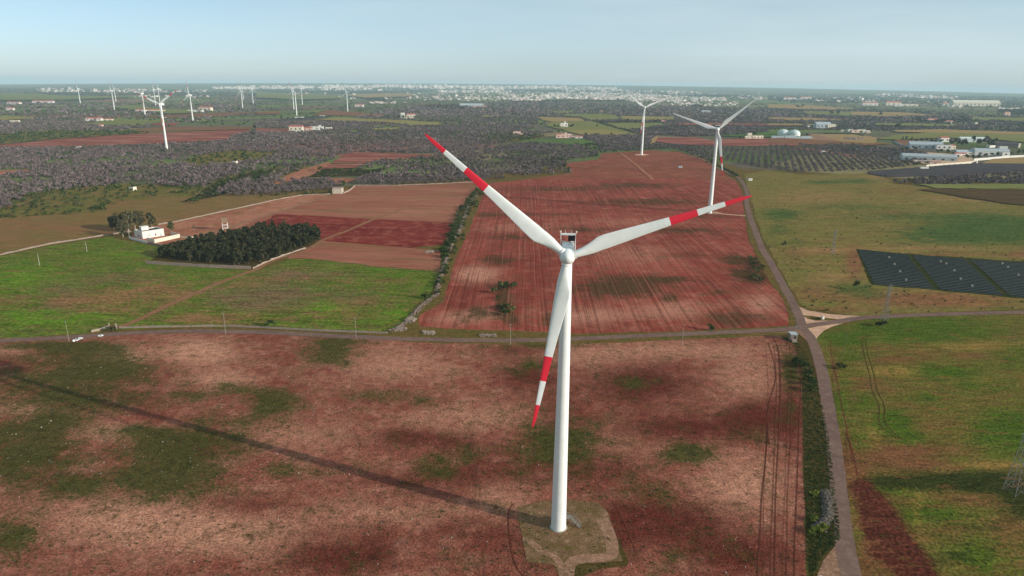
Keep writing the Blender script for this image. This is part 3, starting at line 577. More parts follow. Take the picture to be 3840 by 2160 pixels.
# ---- middle and far fields
LAYER[0] = 26
def ff(n, crop, pts, mat): field(n, CR(crop, pts), mat)
ff('red_field', '1a', [(-400, 800), (0, 792), (250, 770), (560, 735), (1500, 672), (2530, 636), (2545, 665), (2340, 695), (2300, 740), (1600, 775), (900, 802), (0, 815)], 'far_red')
ff('red_field', '1a', [(1180, 648), (1700, 608), (2550, 612), (2500, 632), (1650, 655), (1230, 658)], 'far_brown')
ff('red_field', '1a', [(1480, 592), (1640, 565), (1830, 570), (1760, 600)], 'far_red')
ff('far_field', '1a', [(650, 585), (940, 568), (1100, 528), (1700, 552), (1440, 592), (1000, 598)], 'far_green')
ff('far_field', '1a', [(-300, 500), (340, 510), (340, 525), (50, 542), (-300, 545)], 'far_yellow')
ff('brown_field', '1a', [(1350, 512), (1900, 480), (2300, 465), (2576, 462), (2300, 500), (1700, 520)], 'far_brown')
ff('clearing', '1a', [(1840, 960), (2100, 870), (2400, 845), (2900, 870), (2600, 930), (2300, 985), (2000, 1010)], 'scrub_soil')
ff('bare_track', '1a', [(0, 1050), (290, 1035), (300, 1050), (0, 1095), (-200, 1100)], 'pink_soil')
ff('scrub_field', '1a', [(-300, 700), (0, 690), (600, 650), (1400, 650), (1500, 668), (560, 730), (0, 785), (-300, 790)], 'scrub_soil')
ff('red_field', '2a', [(890, 885), (1000, 870), (1890, 890), (1700, 920), (1250, 950), (1120, 972), (750, 978)], 'far_red')
ff('red_field', '2a', [(720, 985), (1110, 980), (1000, 1022), (660, 1032)], 'far_red')
ff('grass_field', '2a', [(600, 1080), (660, 1035), (1040, 1025), (1130, 1040), (1340, 1030), (1120, 1100), (540, 1112)], 'green')
ff('brown_field', '2a', [(180, 1160), (420, 1050), (730, 965), (750, 980), (600, 1080), (480, 1120), (1020, 1130), (860, 1190), (700, 1145), (420, 1140), (200, 1190)], 'pink_soil')
ff('red_field', '2a', [(0, 625), (350, 632), (350, 660), (0, 668)], 'far_red')
ff('red_field', '2a', [(560, 492), (720, 442), (1320, 490), (1290, 508), (900, 500)], 'far_brown')
ff('far_field', '2a', [(300, 467), (760, 430), (600, 470)], 'far_green')
ff('far_field', '2a', [(600, 535), (850, 515), (1300, 545), (1250, 565), (900, 555)], 'far_yellow')
ff('far_field', '2a', [(1120, 530), (1500, 545), (1890, 570), (1840, 590), (1600, 596), (1300, 562)], 'far_yellow')
ff('far_field', '2a', [(1150, 628), (1480, 615), (1400, 642), (1200, 644)], 'far_yellow')
ff('far_field', '2a', [(2240, 515), (2300, 495), (2390, 500), (2380, 518)], 'far_yellow')
ff('brown_field', '2a', [(0, 460), (250, 455), (250, 480), (0, 490)], 'far_brown')
ff('scrub_field', '2a', [(2170, 735), (2290, 690), (2540, 670), (2900, 700), (2800, 735), (2500, 760)], 'olive_grass')
ff('far_field', '3a', [(370, 452), (630, 448), (640, 470), (450, 478)], 'far_green')
ff('far_field', '3a', [(450, 490), (870, 480), (1050, 492), (1090, 535), (780, 545), (690, 515)], 'far_green')
ff('far_field', '3a', [(1080, 502), (1640, 512), (1630, 540), (1110, 542)], 'far_yellow')
ff('far_field', '3a', [(250, 512), (690, 525), (740, 555), (400, 560), (300, 540)], 'far_tan')
ff('far_field', '3a', [(390, 562), (800, 556), (1050, 628), (1290, 690), (700, 692), (520, 642), (340, 602)], 'far_green')
ff('far_field', '3a', [(920, 572), (1500, 572), (1520, 592), (1150, 640), (1050, 612)], 'far_green')
ff('far_field', '3a', [(520, 650), (900, 640), (1290, 692), (700, 692)], 'far_yellow')
ff('far_field', '3a', [(0, 768), (150, 738), (680, 730), (860, 770), (660, 792)], 'far_dark_green')
ff('red_field', '3a', [(1460, 718), (1860, 716), (2000, 750), (2350, 722), (2900, 740), (2900, 800), (2400, 805), (2000, 802), (1700, 790), (1430, 762)], 'far_red')
ff('red_field', '3a', [(1600, 578), (2000, 575), (2900, 590), (2900, 604), (1700, 592)], 'far_red')
ff('far_field', '3a', [(2000, 700), (2300, 690), (2576, 660), (2900, 665), (2900, 720), (2350, 715)], 'far_dark_green')
ff('pale_lane', '3a', [(1390, 775), (1420, 710), (1470, 708), (1440, 770), (1400, 790)], 'far_tan')
ff('far_field', '4a', [(0, 730), (120, 725), (1000, 760), (1260, 785), (1000, 800), (400, 790), (0, 775)], 'far_brown')
ff('far_field', '4a', [(400, 685), (900, 690), (1100, 725), (1080, 780), (960, 775), (700, 760)], 'far_tan')
ff('far_field', '4a', [(1100, 740), (1250, 700), (1600, 672), (2900, 700), (2900, 800), (2300, 745), (1800, 725), (1350, 740)], 'far_green')
ff('far_field', '4a', [(1250, 650), (1700, 640), (2900, 680), (2900, 700), (1600, 672), (1300, 668)], 'far_tan')
ff('far_field', '4a', [(360, 458), (840, 462), (830, 508), (370, 482)], 'far_green')
ff('far_field', '4a', [(840, 462), (1350, 470), (1700, 500), (1200, 515), (840, 500)], 'far_tan')
ff('far_field', '4a', [(0, 388), (300, 392), (900, 435), (600, 445), (0, 425)], 'far_tan')
ff('far_field', '4a', [(2040, 518), (2900, 530), (2900, 575), (2050, 545)], 'far_green')
ff('far_field', '4a', [(1050, 578), (1500, 580), (2050, 600), (1700, 610), (1100, 600)], 'far_green')
ff('far_field', '4a', [(0, 520), (400, 525), (850, 545), (400, 552), (0, 540)], 'far_tan')
ff('far_field', '4a', [(0, 580), (500, 590), (520, 600), (0, 598)], 'far_tan')
ff('far_field', '4a', [(0, 655), (400, 665), (120, 700), (0, 690)], 'far_dark_green')
ff('far_field', '4a', [(1270, 740), (1500, 760), (1470, 820), (1340, 800)], 'far_brown')
ff('brown_field', '4a', [(2150, 985), (2250, 940), (2900, 900), (2900, 1000), (2200, 990)], 'far_tan')
ff('dark_soil_field', '4a', [(1520, 1245), (1700, 1235), (1900, 1246), (2200, 1238), (2900, 1232), (2900, 1390), (2576, 1404), (2380, 1385), (2180, 1350), (2000, 1330), (1850, 1300), (1680, 1270)], 'far_dark')
ff('green_strip', '4a', [(1500, 1190), (2900, 1190), (2900, 1240), (1700, 1235)], 'far_green')
ff('far_field', '1a', [(0, 280), (360, 285), (700, 312), (1300, 305), (1350, 318), (700, 345), (0, 350)], 'far_green')
ff('far_field', '1a', [(1250, 400), (1430, 398), (1500, 420), (1900, 450), (1960, 475), (1700, 485), (1300, 440), (1100, 420)], 'far_green')
ff('far_field', '2a', [(0, 265), (350, 280), (800, 300), (900, 330), (400, 345), (0, 320)], 'far_green')
ff('far_field', '2a', [(900, 300), (1300, 280), (1580, 285), (1560, 310), (1100, 325)], 'far_tan')

# ------------------------------------------------------------------ wind turbines
HUBR = 1.95
def blade_mesh(name, redband):
    r = [1.2, 1.9, 2.6, 4.0, 5.5, 7.0, 8.5, 10, 12, 14.5, 17.5, 21, 25.7, 28, 30.5, 32.3, 34, 36.5, 38.8, 41, 43, 44.2, 44.8, 45.0]
    ch = np.interp(r, [0, 3, 5.5, 8.5, 10, 14, 20, 26, 32, 38, 43, 44.6, 45], [1.85, 1.85, 2.7, 3.65, 3.7, 3.3, 2.6, 2.05, 1.6, 1.2, 0.85, 0.45, 0.15])
    th = np.interp(r, [0, 3, 6, 10, 16, 26, 38, 45], [1.85, 1.8, 1.25, 0.85, 0.6, 0.36, 0.2, 0.05])
    tw = np.interp(r, [0, 8, 15, 30, 45], [14, 13, 8, 2, 0]); ax = np.interp(r, [0, 3, 8, 45], [0.5, 0.5, 0.32, 0.3])
    n = 20; V = []
    for k, R_ in enumerate(r):
        blend = min(1, max(0, (R_ - 2.6) / 6.0))
        for i in range(n):
            a = 2 * math.pi * i / n; cx = math.cos(a); sy = math.sin(a)
            xe = cx * 0.5 * ch[k]; ye = sy * 0.5 * th[k]
            # aerofoil: thickness pulled toward the leading (+x) edge, thin trailing edge
            u = (cx + 1) / 2
            xa = (u - 0.5) * ch[k]; ya = math.copysign(1, sy) * th[k] * 0.62 * (abs(sy) ** 0.8) * (0.18 + 0.95 * u ** 0.9) * 0.85
            x = xe * (1 - blend) + xa * blend + (ax[k] - 0.5) * ch[k] * 1.0 * blend
            y = ye * (1 - blend) + ya * blend
            t = rad(tw[k]); x, y = x * math.cos(t) - y * math.sin(t), x * math.sin(t) + y * math.cos(t)
            pre = -0.9 * (R_ / 45) ** 2.4
            V.append((x, y + pre, R_))
    F = []; mi = []
    for k in range(len(r) - 1):
        mid = (r[k] + r[k + 1]) / 2
        for i in range(n):
            F.append((k * n + i, k * n + (i + 1) % n, (k + 1) * n + (i + 1) % n, (k + 1) * n + i))
            mi.append(1 if redband and (25.7 < mid < 32.3 or mid > 38.8) else 0)
    me = uniform_mesh(name, V, F, [M['white'], M['red']], mi, smooth=True)
    return me
BL = blade_mesh('blade', True); BLW = blade_mesh('white_blade', False)
def tower_mesh():
    m = MB(); prof = []
    for k in range(17):
        z = 78.3 * k / 16; prof.append((2.12 - (2.12 - 1.22) * (k / 16) ** 1.05, z))
    m.lathe(prof, 48, 0)
    for z in (22.0, 48.0):                # flange joints
        r_ = 2.12 - 0.9 * (z / 78.3) ** 1.05; m.lathe([(r_ + 0.0, z - 0.12), (r_ + 0.025, z - 0.1), (r_ + 0.025, z + 0.1), (r_, z + 0.12)], 48, 0)
    m.lathe([(2.5, -0.3), (2.5, 0.12), (2.12, 0.14)], 48, 1)
    return m.mesh('tower', [M['white'], M['concrete']])
TOW = tower_mesh()
def nacelle_mesh():
    # rounded box swept along y, from the hub (y=-2) to the rear (y=+8.4); z centred on the shaft
    m = MB(); secs = [(-1.9, 1.25, 1.3, 0), (-1.5, 1.5, 1.6, 0.05), (0, 1.62, 1.85, 0.15), (3, 1.68, 1.95, 0.2), (7.6, 1.66, 1.9, 0.2), (8.3, 1.55, 1.75, 0.15), (8.6, 1.3, 1.5, 0.1)]
    n = 28; vs = []
    for y, hw, hh, dz in secs:
        for i in range(n):
            a = 2 * math.pi * i / n; c, s_ = math.cos(a), math.sin(a); e = 0.42
            vs.append((hw * math.copysign(abs(c) ** e, c), y, dz + hh * math.copysign(abs(s_) ** e, s_)))
    fs = [(k * n + i, (k + 1) * n + i, (k + 1) * n + (i + 1) % n, k * n + (i + 1) % n) for k in range(len(secs) - 1) for i in range(n)]
    m.add(vs, fs, 0, True); m.add(vs[:n], [tuple(range(n))]); m.add(vs[-n:], [tuple(range(n))[::-1]])
    for x, y in ((-0.55, 6.2), (0.55, 6.2), (0.1, 2.6)):     # roof hatch seams
        m.box((x, y, 2.13), (0.85, 0.22, 0.04), mi=1)
    m.box((0, 1.0, -1.9), (2.3, 2.3, 0.7), mi=0)
    return m.mesh('nacelle', [M['white'], M['window']])
NAC = nacelle_mesh()
def frame_mesh():
    m = MB(); y = 7.9
    for x in (-1.92, 1.92): m.box((x, y, 1.85), (0.14, 0.5, 4.4))
    m.box((0, y, 4.15), (3.98, 0.7, 0.22)); m.box((0, y - 0.22, 3.93), (3.7, 0.1, 0.3))
    for x in (-1.3, 1.3): m.box((x, y, 2.15), (1.2, 0.2, 0.14))
    for x in (-0.75, 0.85): m.bar((x, y, 4.25), (x, y, 5.2), 0.03)
    return m.mesh('cooler_frame', M['white'])
FRM = frame_mesh()
def simple_mesh(name, fn, mats): m = MB(); fn(m); return m.mesh(name, mats)
RADI = simple_mesh('radiator', lambda m: (m.box((0.85, 7.95, 3.1), (1.75, 0.3, 1.75)), m.box((0.85, 7.95, 3.1), (1.62, 0.34, 1.62))), M['black'])
LMP = simple_mesh('warning_lamp', lambda m: (m.bar((0, 0, 0), (0, 0, 0.28), 0.1), m.bar((0, 0, 0.28), (0, 0, 0.62), 0.24, 10, 0.2)), M['cream'])
def spinner_mesh():
    m = MB(); prof = [(0.02, 2.35), (0.45, 2.28), (0.95, 2.0), (1.4, 1.5), (1.72, 0.9), (1.9, 0.3), (1.95, -0.4), (1.93, -1.2), (1.75, -1.75), (1.4, -1.8)]
    # lathe around -Y: build around z and turn
    mm = MB(); mm.lathe(prof, 36, 0)
    v = [(x, -z, y) for x, y, z in mm.v]; m.add(v, [tuple(f) for f in mm.f], 0, True)
    for k in range(3):                     # blade root collars
        a = 2 * math.pi * k / 3; d = (math.sin(a), 0, math.cos(a))
        p = lambda q: (d[0] * q, 0, d[2] * q)
        m.bar(p(1.2), p(2.12), 1.16, 28, 1.1, 0); m.bar(p(2.12), p(2.17), 1.0, 28, 1.0, 1)
    return m.mesh('hub', [M['white'], M['darkgap']])
SPN = spinner_mesh()
def stairs(parent):
    t = MB(); s_ = link('stairs', MB_steps(), parent)
    return s_
def MB_steps():
    m = MB(); z0 = 2.3
    m.box((2.95, 1.1, z0 - 0.06), (1.9, 1.3, 0.12))
    for i in range(9):
        f = i / 9.0; m.box((3.95 + f * 2.3, 1.1 - f * 1.9, z0 - 0.25 - i * 0.235), (0.34, 1.15, 0.07), rz=rad(-39))
    for o in (-0.6, 0.6):
        a = Vector((3.85, 1.1, z0)) + Vector((math.sin(rad(39)), math.cos(rad(39)), 0)) * o; b = a + Vector((2.4, -1.98, -2.25))
        m.bar(a, b, 0.06, 4)
    for x, y in ((2.3, 0.6), (3.8, 0.6), (2.3, 1.6), (3.8, 1.6)): m.bar((x, y, 0), (x, y, z0), 0.05, 4)
    return m.mesh('stairs', M['metal'])
def rail_mesh():
    m = MB(); z0 = 2.3
    for o in (-0.6, 0.6):
        a = Vector((3.85, 1.1, z0)) + Vector((math.sin(rad(39)), math.cos(rad(39)), 0)) * o; b = a + Vector((2.4, -1.98, -2.25))
        for h in (0.55, 1.05): m.bar(a + Vector((0, 0, h)), b + Vector((0, 0, h)), 0.045, 5)
        for k in range(4): p = a.lerp(b, k / 3); m.bar(p, p + Vector((0, 0, 1.05)), 0.035, 5)
        y = 1.1 + o
        for h in (0.55, 1.05): m.bar((2.1, y, z0 + h), (3.8, y, z0 + h), 0.045, 5)
    return m.mesh('railing', M['metal'])
DOOR = simple_mesh('door', lambda m: m.box((2.1, 1.1 * 0, 3.35), (0.12, 0.9, 2.1)), M['greyroof'])
GROUPT = 'wind turbines standing across the plain'
def turbine(base, hh, yaw, az, label, red=(1, 1, 1), near_=False):
    p = g(*base) if len(base) == 2 else base
    root = empty('wind_turbine', (p[0], p[1], 0), rad(yaw + 90)); tag(root, label, 'wind turbine', GROUPT)
    k = (hh - 1.7) / 78.3
    tw_ = link('tower', TOW, root); tw_.scale = (1, 1, k)
    if near_:
        st = link('stairs', MB_steps(), root, rot=(0, 0, rad(12))); link('railing', rail_mesh(), st)
        link('door', DOOR, tw_, rot=(0, 0, rad(38)))
    ti = Matrix.Translation((0, 0, hh)) @ Matrix.Rotation(rad(-5), 4, 'X')
    nc = link('nacelle', NAC, root); nc.matrix_local = ti
    fr = link('cooler_frame', FRM, nc); link('radiator', RADI, nc)
    for x in (-2.05, 2.05): link('warning_lamp', LMP, fr, (x, 7.9, 4.25))
    hub = link('hub', SPN, root); hub.matrix_local = ti @ Matrix.Translation((0, -4.2, 0)) @ Matrix.Rotation(rad(az), 4, 'Y')
    for i in range(3):
        b = link('blade', BL if red[i] else BLW, root)
        b.matrix_local = ti @ Matrix.Translation((0, -4.2, 0)) @ Matrix.Rotation(rad(az + 120 * i), 4, 'Y')
    return root
turbine((1404.7, 1326.3), 79.7, -95.1, 189.6, 'huge nearest white wind turbine with red striped blades above the red field', near_=True)
turbine((1785, 536.7), 80.8, -106, 168.5, 'second nearest turbine, right of centre, behind the tip of the big red striped blade', (1, 0, 0))
turbine((1613.8, 390.2), 83.2, -95, 187, 'third turbine at the top of the red field, left of the second nearest one', (1, 0, 0))
turbine((419.9, 375.7), 80.7, -95.8, 175, 'largest turbine of the far left, rising out of the bare grove')
turbine((485.7, 306), 80.0, -102, 353, 'far turbine with one blade straight up, right of the largest one at the left')
turbine((365.6, 293.8), 79, -100, 170, 'far turbine just left of and behind the largest one at the left')
turbine((287.8, 275), 79, -105, 350, 'left and nearer one of the two slim turbines beside each other at far left')
turbine((291.8, 255.6), 79, -105, 345, 'right and farther one of the two slim turbines beside each other at far left')
turbine((202.6, 262.3), 79, -110, 352, 'leftmost far turbine of the whole photo, standing alone')
turbine((391.8, 265), 80, -100, 5, 'tiny turbine just left of the hub of the largest one at the left')
turbine((402.5, 260), 82, -100, 0, 'tiny turbine behind the hub of the largest one at the left')
turbine((611, 275.7), 81, -100, 340, 'nearer one of the close pair of turbines before the left end of the white town')
turbine((612.5, 253), 81, -100, 352, 'farther one of the close pair of turbines before the left end of the white town')
turbine((637.3, 262.3), 80, -100, 345, 'tiny turbine with one blade up, just right of the close pair')
turbine((746.6, 290.5), 82, -105, 335, 'nearest of three turbines left of centre, beside the dark solar strip')
turbine((739.3, 275), 84, -108, 342, 'middle one of three turbines left of centre, just left of the nearest')
turbine((760.7, 263.6), 84, -105, 340, 'farthest of three turbines left of centre, at their right')
turbine((874.8, 280.4), 84, -112, 338, 'lone far turbine before the white town, left of the red blade tip')

# ------------------------------------------------------------------ trees
def clump(n, size, rx, rz, z0, seed, shell=0.5, flat=0.0, lumps=0):
    """n small triangles spread through a crown; returns verts (3n,3), tris, tint"""
    r = np.random.default_rng(seed)
    d = r.normal(size=(n, 3)); d /= np.linalg.norm(d, axis=1)[:, None]
    q = r.uniform(shell, 1, n) ** 0.6
    c = d * q[:, None] * np.array([rx, rx, rz])
    if lumps:
        L_ = r.normal(size=(lumps, 3)); L_ /= np.linalg.norm(L_, axis=1)[:, None]; L_ *= np.array([rx, rx, rz]) * 0.62
        own = r.integers(0, lumps, n); c = L_[own] + d * q[:, None] * np.array([rx, rx, rz]) * r.uniform(0.38, 0.55, lumps)[own][:, None]
    c[:, 2] += z0
    a = r.normal(size=(n, 3)); b = r.normal(size=(n, 3)); a /= np.linalg.norm(a, axis=1)[:, None]
    b -= a * np.sum(a * b, 1)[:, None]; b /= np.linalg.norm(b, axis=1)[:, None]
    s = size * r.uniform(0.6, 1.3, n)[:, None]
    V = np.stack([c + a * s, c - a * s * 0.6 + b * s * 0.85, c - a * s * 0.6 - b * s * 0.85], 1).reshape(-1, 3)
    T = np.arange(3 * n).reshape(-1, 3)
    tint = np.zeros((3 * n, 4)); tint[:, 0] = np.repeat(np.clip(r.normal(0.45, 0.3, n), 0, 1), 3); tint[:, 1] = np.repeat((r.uniform(size=n) < 0.12) * r.uniform(0.3, 1, n), 3); tint[:, 3] = 1
    return V, T, tint
def crown_mesh(name, mat, *a, **k):
    V, T, t = clump(*a, **k); return uniform_mesh(name, V, T, mat, attrs={'tint': t})
def trunk_mesh(name, mat, h, r, limbs=3, seed=0, spread=1.2, bend=0.2):
    rr = random.Random(seed); m = MB(); top = Vector((rr.uniform(-bend, bend), rr.uniform(-bend, bend), h * 0.5))
    m.bar((0, 0, -0.2), top, r, 7, r * 0.7)
    for i in range(limbs):
        a = 2 * math.pi * (i + rr.random() * 0.5) / limbs; e = top + Vector((math.cos(a) * spread, math.sin(a) * spread, h * 0.5 * rr.uniform(0.8, 1.2)))
        m.bar(top, e, r * 0.6, 5, r * 0.2)
    return m.mesh(name, mat)
def scatter(poly, spacing, ex=(), jitter=0.35, ang=0.0, keep=1.0, big=None):
    """world points on a jittered grid inside an outline of the 2576 reading; spacing may grow with distance (big)"""
    W = np.array([g(*p) for p in poly]); lo, hi = W.min(0) - 20, W.max(0) + 20
    if big:
        dmin = np.hypot(W[:, 0], W[:, 1]).min(); dmax = np.hypot(W[:, 0], W[:, 1]).max(); bands = [dmin * 0.5]
        while bands[-1] < dmax: bands.append(max(bands[-1] * 1.35, 300))
    else: bands = [0, 1e9]
    outp = []
    for b0, b1 in zip(bands[:-1], bands[1:]):
        s = max(spacing, b0 / big) if big else spacing
        c, s_ = math.cos(ang), math.sin(ang); dia = np.hypot(*(hi - lo)); mid = (lo + hi) / 2
        u = np.arange(-dia / 2, dia / 2, s)
        if len(u) > 900: u = u[:900] if False else np.arange(-dia / 2, dia / 2, dia / 900)
        X, Y = np.meshgrid(u, u); P = np.stack([mid[0] + X * c - Y * s_, mid[1] + X * s_ + Y * c], -1).reshape(-1, 2)
        P = P + rng.uniform(-jitter, jitter, P.shape) * s
        d = np.hypot(P[:, 0], P[:, 1]); P = P[(d >= b0) & (d < b1) & (P[:, 1] > 0)]
        P = P[inpoly(P, W)]
        if keep < 1: P = P[rng.uniform(size=len(P)) < keep]
        if len(P) and len(ex):
            uv = proj(np.column_stack([P, np.zeros(len(P))])); ok = np.ones(len(P), bool)
            for e in ex: ok &= ~inpoly(uv, e)
            P = P[ok]
        if len(P): outp.append(np.column_stack([P, np.full(len(P), s)]))
    return np.concatenate(outp) if outp else np.zeros((0, 3))
def visible(P, m=40):
    uv = proj(np.column_stack([P[:, :2], np.zeros(len(P))])); return (uv[:, 0] > -m) & (uv[:, 0] < 2576 + m) & (uv[:, 1] < 1500)

EX = [p for n, p in FIELDS if n not in ('wood_floor', 'scrub_land', 'scrub_field', 'clearing', 'grass_field', 'roadside_verge', 'wall_margin', 'weedy_patch')]
bare = []
A1 = CR('1a', [(-400, 815), (0, 822), (900, 815), (1600, 790), (2300, 750), (2340, 700), (2576, 650)]) + CR('2a', [(100, 660), (350, 668), (750, 640), (950, 640), (1080, 760), (1000, 868), (890, 880), (730, 960), (420, 1045), (180, 1160), (0, 1185)]) + \
    CR('1a', [(2576, 1060), (2200, 1130), (2050, 1230), (1500, 1200), (1250, 1190), (800, 1230), (300, 1290), (180, 1400), (0, 1440), (-400, 1500)])
CLR = np.array(CR('1a', [(1850, 960), (2100, 880), (2400, 850), (2850, 875), (2600, 930), (2300, 980), (2000, 1005)]))
TRK = np.array(CR('1a', [(-300, 1045), (290, 1030), (310, 1055), (0, 1105), (-300, 1120)]))
GRS = np.array([(500, 500), (545, 462), (640, 434), (690, 428), (672, 440), (625, 462), (560, 490)])
bare.append(scatter(A1, 8.0, [CLR, TRK, GRS], ang=0.3))
bare.append(scatter(CR('1a', [(2200, 1290), (2300, 1200), (2500, 1130), (2576, 1150)]) + CR('2a', [(180, 1165), (420, 1145), (700, 1140), (870, 1195), (760, 1250), (500, 1262), (200, 1290), (0, 1300)]) + CR('1a', [(2400, 1310)]), 8.0, ang=0.2))
bare.append(scatter(CR('2a', [(1020, 1192), (1000, 1150), (1080, 1100), (1350, 1035), (1150, 1030), (1040, 1015), (1110, 975), (1250, 950), (1700, 918), (1900, 890), (2100, 870), (2576, 785)]) +
            CR('3a', [(150, 770), (450, 785), (700, 800), (860, 872), (870, 918), (520, 945), (600, 1070), (300, 1085), (0, 1125)]) + CR('2a', [(2200, 1158), (1500, 1190)]), 8.5, ang=0.5))
bare.append(scatter(CR('2a', [(1030, 862), (1100, 760), (1000, 640), (1150, 650), (2000, 600), (2576, 600)]) + CR('3a', [(0, 620), (200, 650), (440, 660), (250, 690), (0, 730)]) +
            CR('2a', [(2500, 770), (2200, 850), (1900, 885), (1500, 872)]), 9.0, EX, ang=0.4, big=150))
bare.append(scatter(CR('2a', [(750, 640), (800, 560), (1300, 440), (1700, 400), (2200, 380), (2576, 350)]) + CR('3a', [(500, 360), (1300, 390), (1800, 410), (2576, 430)]) + CR('4a', [(900, 430), (1800, 470), (2800, 520), (2800, 700), (1200, 650), (0, 640)]) +
            CR('3a', [(2576, 690), (2000, 700), (1500, 710), (1300, 690), (700, 560), (300, 500), (200, 640), (0, 620)]) + CR('2a', [(2576, 600), (1500, 660)]), 11, EX, ang=0.25, big=125, keep=0.7))
bare.append(scatter(CR('3a', [(700, 695), (1290, 695), (1440, 705), (1380, 780), (1430, 790), (1700, 800), (1900, 860), (1950, 930), (1850, 905), (1650, 830), (1300, 845), (900, 850), (860, 775), (740, 730)]), 8.5, EX, ang=0.4))
bare.append(scatter(CR('3a', [(1150, 650), (1530, 595), (2576, 610), (2576, 690), (2000, 700), (1460, 712), (1290, 690)]), 9.5, EX, ang=0.4))
# orchard in clear rows
bare.append(scatter(CR('3a', [(1620, 800), (1950, 800), (2250, 830), (2576, 805)]) + CR('4a', [(0, 800), (180, 800), (400, 838), (700, 880), (940, 920), (1300, 930), (1560, 990), (1000, 1050), (640, 1060), (400, 1062), (330, 1080), (0, 1030)]) +
            CR('3a', [(2200, 960), (1960, 930), (1800, 860)]), 10.4, [], jitter=0.07, ang=-0.344) * np.array([1, 1, 0.6]))
bare.append(scatter(CR('4a', [(300, 785), (700, 790), (1000, 800), (1250, 830), (1600, 880), (1600, 985), (1300, 925), (950, 905), (700, 865), (400, 825)]), 9.0, [], ang=0.3))
bare.append(scatter(CR('4a', [(1230, 1165), (1700, 1130), (2100, 1100), (2700, 1060), (2700, 1190), (2200, 1188), (1500, 1195), (1270, 1185)]), 7.5, [], ang=0.3))
bare.append(scatter(CR('1a', [(600, 340), (1000, 360), (1700, 400), (2576, 300), (2576, 460), (2000, 560), (1700, 600), (1180, 650), (600, 655), (0, 690), (-300, 690), (-300, 420)]), 12, EX, ang=0.2, big=120, keep=0.32))
bare.append(scatter(CR('1a', [(0, 560), (700, 540), (850, 560), (1000, 600), (1500, 600), (1150, 650), (400, 660), (0, 700), (-300, 700), (-300, 560)]), 10, EX, ang=0.2, big=150))
bare.append(scatter(CR('2a', [(0, 560), (600, 560), (1200, 570), (1000, 640), (350, 625), (0, 620)]), 10, EX, ang=0.2, big=150))
bare = np.concatenate(bare); bare = bare[visible(bare)]
bare = bare[np.argsort(np.hypot(bare[:, 0], bare[:, 1]))]
nv = np.array([mn.noise(Vector((x / 55, y / 55, 0.3))) + 0.6 * mn.noise(Vector((x / 18, y / 18, 4.1))) for x, y, _ in bare])
keep_ = (nv > -0.16) | (bare[:, 2] < 7) | (rng.uniform(size=len(bare)) < 0.25); bare = bare[keep_]
print('bare trees', len(bare))
CRN = [crown_mesh('crown', M['bare'], 190, 0.62, 3.3, 2.1, 3.7, 10 + i, shell=0.25, lumps=6) for i in range(5)]
TRN = [trunk_mesh('trunk', M['bark'], 4.2, 0.32, 4, i, 1.6) for i in range(3)]
GB = 'leafless olive trees of the groves'
for i, (x, y, s) in enumerate(bare[:300]):
    r_ = empty('olive_tree', (x, y, 0), random.uniform(0, 6.28)); k = random.uniform(0.8, 1.25); r_.scale = (k, k, k * random.uniform(0.85, 1.15))
    u_, v_ = proj([(x, y, 0)])[0]; tag(r_, 'leafless grey brown olive tree ' + ('at the lower left edge of the big left grove' if u_ < 330 else 'in the thin grove strip left of the columned ruin' if u_ < 880 else 'in the front of the central grove above the stubble field' if u_ < 1460 else 'in the dark strip at the right edge above the dry meadow' if v_ > 440 else 'in the front rows of the planted orchard at right'), 'tree', GB)
    link('crown', CRN[i % 5], r_); link('trunk', TRN[i % 3], r_)
def mass(name, P, mat, lods, label=None, seed=0, tintv=0.25, hs=1.0, kmax=2.6):
    """one mesh of many crowns; lods: (max distance, triangles, triangle size, crown radius, half height)"""
    r = np.random.default_rng(seed); d = np.hypot(P[:, 0], P[:, 1]); V = []; T = []; A = []; off = 0; lo = 0
    for dm, n, sz, rx, rz in lods:
        Q = P[(d >= lo) & (d < dm)]; lo = dm
        if not len(Q): continue
        tv = [clump(n, sz, rx, rz, rz * 1.25, seed + 77 + q, shell=0.3, lumps=0 if n < 20 else 5) for q in range(6)]
        for q in range(6):
            S = Q[q::6]
            if not len(S): continue
            v, t, a = tv[q]; m = len(S); ang = r.uniform(0, 6.28, m); k = r.uniform(0.7, 1.3, m) * np.where(S[:, 2] < 7, 0.85, np.clip((S[:, 2] / 10.0), 1, kmax) ** 0.75)
            c, s = np.cos(ang), np.sin(ang)
            x = (v[None, :, 0] * c[:, None] - v[None, :, 1] * s[:, None]) * k[:, None] + S[:, 0:1]
            y = (v[None, :, 0] * s[:, None] + v[None, :, 1] * c[:, None]) * k[:, None] + S[:, 1:2]
            z = v[None, :, 2] * (k * hs)[:, None] ** 0.8 + terrain(S[:, 0], S[:, 1])[:, None]
            V.append(np.stack([x, y, z], -1).reshape(-1, 3)); T.append((t[None] + (np.arange(m) * len(v))[:, None, None]).reshape(-1, 3) + off); off += m * len(v)
            aa = np.repeat(a[None], m, 0); aa[..., 0] = np.clip(aa[..., 0] + r.normal(0, tintv, m)[:, None], 0, 1); gg_ = np.clip((r.uniform(size=m) < 0.14) * r.uniform(0.3, 1.0, m) + 0.9 * np.clip([mn.noise(Vector((a_ / 130, b_ / 130, 7.7))) for a_, b_ in S[:, :2]], 0, 1), 0, 1); aa[..., 1] = np.clip(aa[..., 1] + gg_[:, None], 0, 1)
            A.append(aa.reshape(-1, 4))
    me = uniform_mesh(name, np.concatenate(V), np.concatenate(T), mat, attrs={'tint': np.concatenate(A)})
    o = tag(link(name, me), label, None, None, 'stuff'); print(name, len(P), off // 3)
    return o
